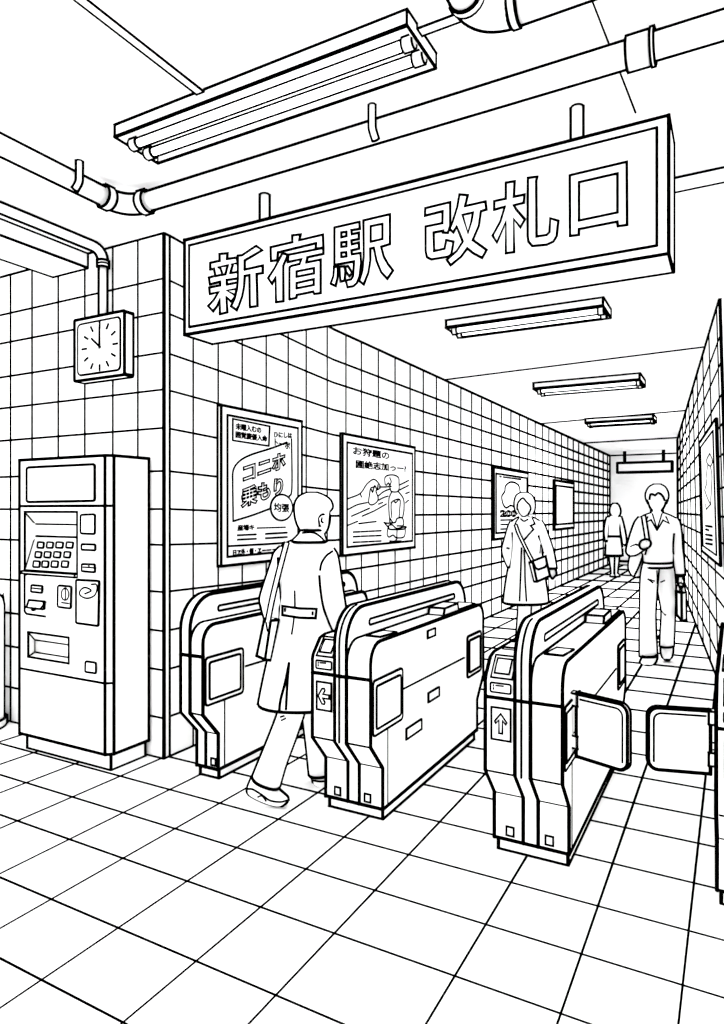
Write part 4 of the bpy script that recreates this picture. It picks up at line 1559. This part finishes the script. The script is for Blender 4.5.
m = MB()
f.loft(m, f.rows([(493, 521, 527.5, .03), (495.5, 517, 531.3, .075), (500, 515.2, 533.8, .095), (505, 514.8, 534.6, .1), (510, 515.6, 534.1, .095), (513.6, 517.8, 532.3, .08)], v=.03), w=2.0, join=True)
nb = len(m.v)
bv2 = BVHTree.FromPolygons(m.v + f.skin.v, [q for q, k in zip(m.f, m.m) if k == 0] + [tuple(i + nb for i in q) for q, k in zip(f.skin.f, f.skin.m) if k == 0])
m.drawn([(517.3, 509), (517.6, 504.5), (519.5, 501), (523, 498.2), (526.5, 502), (529.5, 505), (530.6, 508.5), (529.4, 512), (527, 514.8), (523.6, 516.6), (520.3, 514), (518, 509.5)], 1.6, bv=bv2)
m.build('hair', CLOTH, root)
bag = thing('shoulder_bag', 'flap-over cross-body bag on the hip of the person in the open coat', 'bag', f.pt(540, 582, -.24))
m = MB()
A = [f.pt(x, y, -.26) for x, y in ((532.6, 561.5), (545.6, 556.5), (549.8, 576), (537, 581.6))]
Bq = [f.pt(x, y, -.17) for x, y in ((529.6, 562.5), (543, 557), (547, 575), (534.4, 581.6))]
m.add(A + Bq, [(0, 1, 2, 3), (7, 6, 5, 4), (0, 4, 5, 1), (1, 5, 6, 2), (2, 6, 7, 3), (3, 7, 4, 0)])
m.sharp(1.9, ang=20)
m.build('pouch', CLOTH, bag)
m = MB()
m.prism([f.pt(x, y, -.262) for x, y in ((532.4, 561), (545.6, 556), (547, 564.5), (545, 567), (538.5, 569.3), (535.6, 568))], -f.n * .012, w=1.8)
m.build('flap', CLOTH, bag)
m = strap_band(f, [(515.8, 525, -.1), (518.5, 533, -.145), (523.5, 543.5, -.16), (528.5, 553.5, -.2), (533, 562, -.25)], 'strap', bag, -.14, 1.4, 1.0)
m.build('strap', CLOTH, bag)

# ---------------------------------------------------------------- the man with the briefcase
f = Figure(657, 7.0)
root = thing('person', 'person in an open-collared shirt walking down the corridor with a briefcase in hand', 'person', f.c)
f.flesh(f.rows([(487, 654, 660, .03), (490, 650.5, 663.5, .08), (496, 648.8, 665.3, .105), (502, 648.8, 665, .108), (506, 650, 663.8, .1), (509.5, 652.5, 661.2, .08), (512, 655.5, 658.5, .045)]), 1.0, 2.0)
f.flesh(f.rows([(505, 651.5, 662.3, .055), (514, 651.2, 662.5, .055), (519, 648, 666, .06)]), .95)
shirt = f.rows([(513.5, 650.5, 664, .06), (516, 644, 670.5, .08), (520, 639, 677, .1), (526, 638.5, 678, .12), (536, 640.5, 675.5, .125), (548, 642.5, 673.8, .12), (558, 643.6, 672.8, .115), (567, 643.8, 672.2, .115)])
f.flesh(shirt, .8)
slL = f.rows([(517.5, 639, 646, .04), (522, 635.5, 644.5, .055), (530, 632.3, 643, .06), (540, 629.2, 641, .058), (547, 627.3, 640, .055), (552, 627, 638.5, .05), (555.3, 629.5, 635.5, .03)], v=-.03)
fore = f.limb([(629.5, 551, 4.4, -.06), (634.5, 550.3, 4.4, -.1), (640, 547.5, 3.8, -.14), (645, 544.5, 3.2, -.165)])
slR = f.rows([(518.5, 669, 677, .04), (523, 671.5, 679.5, .056), (533, 673.5, 681, .058), (548, 673.2, 682.5, .02), (560, 674, 683.5, .048), (575, 676.3, 684.3, .042)], v=.0)
f.flesh(slL, .7); f.flesh(slR, .7); f.flesh(fore, .75)
lgL = f.rows([(562, 643.8, 659, .1), (572, 641.6, 658, .11), (584, 640.6, 657, .105), (600, 640.3, 656, .09), (615, 640.2, 655.2, .085), (635, 640, 655.8, .085), (656, 640, 656.8, .09)], v=-.04)
lgR = f.rows([(562, 655, 672, .1), (572, 656, 674, .11), (584, 657, 675, .105), (600, 660, 675, .09), (613, 661.8, 674.6, .085), (630, 661, 674, .08), (646, 660.3, 673.3, .085)], v=.09)
f.flesh(lgL, .65); f.flesh(lgR, .65)
f.hand(f.pt(641, 546, -.17), f.u + UP * .3, UP, -f.n, .72, .7)
f.hand(f.pt(680.5, 576, .0), (0, 0, -1), -f.n, -f.u, .72, .6)
hl = [(639.3, 545), (641, 541), (645.5, 539.2), (649.5, 540.3), (651, 543.5), (649.3, 547), (645, 549.2), (641, 548.6)]
hr = [(677.2, 577), (677, 581.5), (678.8, 585.5), (681, 588.3), (683.5, 585), (684.4, 579.5), (683.2, 576.6)]
f.make_body(root, .006, outline=[([(648.6, 500), (649.2, 504), (651.8, 509.3), (657, 512.3), (662, 509), (664.8, 504), (665.4, 500)], -.02, 2.0, False), (hl, -.2, 1.35, True), (hr, -.05, 1.35, True),
                                 ([(651.4, 509), (651, 514)], 0, 1.7, False), ([(662.4, 509), (662.8, 513)], 0, 1.7, False)], nose=(f.pt(657, 502, -.108), -f.n))
m = MB(); f.loft(m, lgL, w=1.9, bottom=True); f.loft(m, lgR, w=1.9, bottom=True)
for pts, w in (([(656.6, 571), (656.8, 583)], 1.4), ([(648, 579), (652.5, 582.5)], 1.3), ([(650, 579.5), (654, 581)], 1.2), ([(661, 582), (664.5, 580.5)], 1.2), ([(662, 611), (665.5, 615)], 1.4)):
    m.drawn(pts, w)
m.build('trousers', CLOTH, root)
m = MB(); f.loft(m, f.rows([(562.5, 643.6, 672.3, .165), (567, 643.6, 672.4, .167)]), w=1.9, top=True, bottom=True); m.build('belt', CLOTH, root)
m = MB()
f.loft(m, [((643.5, 656.5), (656.3, 655.8), -.1, .06), ((641.5, 660), (656, 659), -.11, .085), ((641, 662.6), (654, 662.8), -.12, .1), ((643.5, 663.8), (651.5, 663.8), -.12, .09)], w=2.6, top=True, bottom=True)
m.build('shoe', CLOTH, root)
m = MB()
f.loft(m, [((661.5, 646.5), (672.3, 646.5), .1, .06), ((661.6, 652), (672.2, 652), .11, .08), ((663, 656.6), (671, 656.6), .11, .1), ((665, 658.4), (669, 658.4), .11, .1)], w=2.4, bottom=True)
m.build('shoe', CLOTH, root)
m = MB()
f.loft(m, shirt, w=2.0, left=True, right=True)
f.loft(m, slR, w=2.2, bottom=True, left=False)
f.loft(m, slL, w=2.2, right=False)
f.loft(m, fore, w=2.0, left=False, right=True)
for pts, w in (([(641, 533), (641.2, 541)], 1.5), ([(673.8, 534), (672.8, 546), (673.2, 556), (676, 574)], 1.9), ([(631, 546.8), (635, 545), (639.5, 545.3)], 1.6),
               ([(651.2, 511), (647.8, 517), (646, 522.4), (651, 519.8), (654, 525), (657, 530.3)], 1.35), ([(662.8, 511), (666, 517), (669, 523.5), (663, 520.3), (660, 525.5), (657, 530.3)], 1.35),
               ([(652, 512.5), (654.3, 520), (657, 529)], 1.1), ([(662.3, 512.5), (660, 520), (657, 529)], 1.1)):
    m.drawn(pts, w, smooth=w != 1.35)
m.build('shirt', CLOTH, root)
m = MB()
f.loft(m, f.rows([(484.8, 654, 660.5, .03), (487.5, 649.5, 664.8, .085), (492, 646.8, 667.2, .11), (496, 646.2, 667.8, .118), (500, 647, 667, .115), (503, 648.5, 665.8, .09)], v=.025), w=2.0, join=True)
m.build('hair', CLOTH, root)
m = MB()
f.loft(m, [((650, 488), (664, 488), -.04, .07), ((649, 492), (665, 492), -.05, .075), ((650.5, 494.5), (663.5, 494.5), -.06, .06)], w=0)
m.drawn([(649.2, 500), (649.8, 495), (652, 493.7), (655, 495), (658, 492.8), (661, 494), (663.2, 496.5), (664.8, 501)], 1.6)
m.ink([f.pt(x, y, -.115) for x, y in ((649.4, 499.5), (650, 495.2), (652, 493.8), (655, 495.2), (658, 493), (661, 494.2), (663.2, 496.6), (664.7, 500.5))], 1.6)
m.build('fringe', CLOTH, root)
# what he carries
bag = thing('shoulder_bag', 'soft bag slung on the shoulder of the person with the briefcase', 'bag', f.pt(637, 577, .1))
m = MB()
f.loft(m, [((632, 551), (646, 548), .05, .05), ((629.6, 560), (644.6, 556), .05, .07), ((629, 568), (643, 566), .05, .075), ((632, 574.5), (641.6, 572), .05, .07), ((636, 576.8), (641, 576.5), .05, .05)], w=2.0, bottom=True)
m.drawn([(643.2, 554), (639, 566), (634.5, 575.5)], 1.6)
m.build('pouch', CLOTH, bag)
m = strap_band(f, [(643.6, 516.5, -.09), (645.2, 526, -.14), (646.6, 535, -.155), (647.5, 541, -.16)], 'strap', bag, -.14, 1.5, 1.7)
m.build('strap', CLOTH, bag)
m = strap_band(f, [(645, 548, -.17), (643.4, 553.5, -.1)], 'strap', bag, -.14, 1.5, 1.6)
m.build('strap', CLOTH, bag)
bc = thing('briefcase', 'narrow briefcase held down by the person at the right wall', 'briefcase', f.pt(681, 621, 0))
m = MB()
A = [(676.2, 591), (681.5, 593), (681.8, 621), (676.5, 614.5)]
Bq = [(681.5, 593), (685.8, 592), (686.3, 620), (681.8, 621)]
P = [f.pt(x, y, -.08) for x, y in A]
P2 = [f.pt(x, y, .02) for x, y in Bq]
bk = [f.pt(678, 591.5, .25), f.pt(678.5, 612, .25)]
m.add([P[0], P[1], P[2], P[3], P2[1], P2[2], bk[0], bk[1]], [(0, 1, 2, 3), (1, 4, 5, 2), (0, 3, 7, 6), (6, 7, 5, 4), (0, 6, 4, 1), (3, 2, 5, 7)])
m.sharp(2.0, ang=15)
m.build('case', CLOTH, bc)
m = MB()
m.pipe(cat([f.pt(x, y, -.03) for x, y in ((678, 592.5), (678.3, 587), (680.5, 584.5), (683, 587.5), (684, 592.5))], 4), .011, 1.3, n=8)
m.build('handle', CLOTH, bc)

# ---------------------------------------------------------------- the far woman
f = Figure(614.5, 15.9)
root = thing('person', 'small distant person in a skirt standing at the far end of the corridor', 'person', f.c)
f.flesh(f.rows([(505, 613, 617, .04), (508, 611.5, 618.7, .09), (512, 611.5, 618.7, .09), (515.5, 613, 617.5, .05)]), .9)
f.flesh(f.rows([(512, 613, 617, .05), (518, 612.5, 617.5, .05)]), .95)
top = f.rows([(515.8, 611, 618.5, .06), (517.5, 608.3, 620, .09), (521, 607.5, 621, .11), (528, 608, 619.6, .11), (536.5, 607.8, 619.8, .11)])
f.flesh(top, .8)
aL = f.rows([(517.5, 607.2, 609.5, .05), (522, 605.8, 608.6, .055), (531, 604.6, 608, .055), (541, 605.6, 607.6, .045)], v=-.03)
aR = f.rows([(517, 618.8, 620.8, .05), (523, 620, 622.6, .055), (532, 621, 624.6, .055), (541, 622.6, 626, .045), (545, 623, 625.2, .03)], v=-.03)
f.flesh(aL, .9); f.flesh(aR, .9)
l1 = f.rows([(553, 609.4, 614, .07), (560, 609.8, 613.8, .065), (568, 611, 613.6, .05), (575, 611.4, 613.4, .045)])
l2 = f.rows([(553, 614, 619, .07), (560, 614.6, 618.6, .065), (568, 615, 617.6, .05), (575, 615, 617, .045)], v=.05)
f.flesh(l1, 1.0); f.flesh(l2, 1.0)
f.hand(f.pt(606.6, 541, -.03), (0, 0, -1), -f.n, f.u, .9); f.hand(f.pt(624, 543, -.03), (0, 0, -1), -f.n, -f.u, .9)
L_ = lambda rows, k: [r[k] for r in rows]
f.make_body(root, .009, outline=[(L_(l1, 0), 0, 1.9, False), (L_(l1, 1), 0, 1.9, False), (L_(l2, 0), .05, 1.9, False), (L_(l2, 1), .05, 1.9, False)])
m = MB(); f.loft(m, top, w=2.2, bottom=True); f.loft(m, aL, w=2.1, bottom=True); f.loft(m, aR, w=2.1, bottom=True); m.build('jacket', CLOTH, root)
m = MB(); f.loft(m, f.rows([(536, 607.7, 619.8, .12), (540, 607, 620.3, .14), (548, 606.3, 621.3, .15), (555.5, 606, 621.8, .16)]), w=2.2, bottom=True); m.build('skirt', CLOTH, root)
m = MB(); f.loft(m, f.rows([(504, 613.3, 616.7, .04), (506, 611.4, 618.4, .08), (510, 610.4, 619.8, .1), (513.5, 611, 619.6, .1), (516, 612.6, 618.2, .07)]), w=2.1, bottom=True, join=True); m.build('hair', CLOTH, root)
for xx, v in ((612.4, 0), (617, .05)):
    m = MB(); f.loft(m, [((xx - 1.4, 573.8), (xx + 1.2, 573.8), v, .06), ((xx - 1.8, 576.4), (xx + 2.2, 576.4), v - .04, .12)], w=1.5, bottom=True, N=12); m.build('shoe', CLOTH, root)

# ================================================================== LIGHT
w = bpy.data.worlds.new('daylight_hall'); sc.world = w
w.use_nodes = True
w.node_tree.nodes['Background'].inputs['Color'].default_value = (1, 1, 1, 1)
w.node_tree.nodes['Background'].inputs['Strength'].default_value = 1.0
for x, y, z, p, sx in ((-1.74, 2.28, 3.2, 5, 1.4), (-1.52, 5.6, 3.05, 8, 1.2), (-1.6, 8.8, 3.0, 16, 1.2), (-1.75, 12.5, 3.0, 70, 1.0)):
    L = bpy.data.lights.new('fluorescent_light', 'AREA')
    L.energy = p; L.shape = 'RECTANGLE'; L.size = sx; L.size_y = 0.2
    o = bpy.data.objects.new('fluorescent_light', L); COL.objects.link(o); o.location = (x, y, z)

# ================================================================== CAMERA
cam = bpy.data.cameras.new('camera')
cam.sensor_fit = 'HORIZONTAL'; cam.sensor_width = 36.0
cam.lens = FPX / W * 36.0
cam.shift_y = -2.0 / W
cam.clip_start = 0.05; cam.clip_end = 100
co = bpy.data.objects.new('camera', cam); COL.objects.link(co)
co.location = EYE; co.rotation_euler = (math.pi / 2, 0, YAW)
sc.camera = co
sc.cycles.max_bounces = 64; sc.cycles.diffuse_bounces = 64
sc.cycles.use_denoising = True
sc.view_settings.view_transform = 'Standard'
sc.view_settings.look = 'None'
sc.view_settings.gamma = 1.0
sc.view_settings.use_curve_mapping = False
sc.view_settings.exposure = 1.25
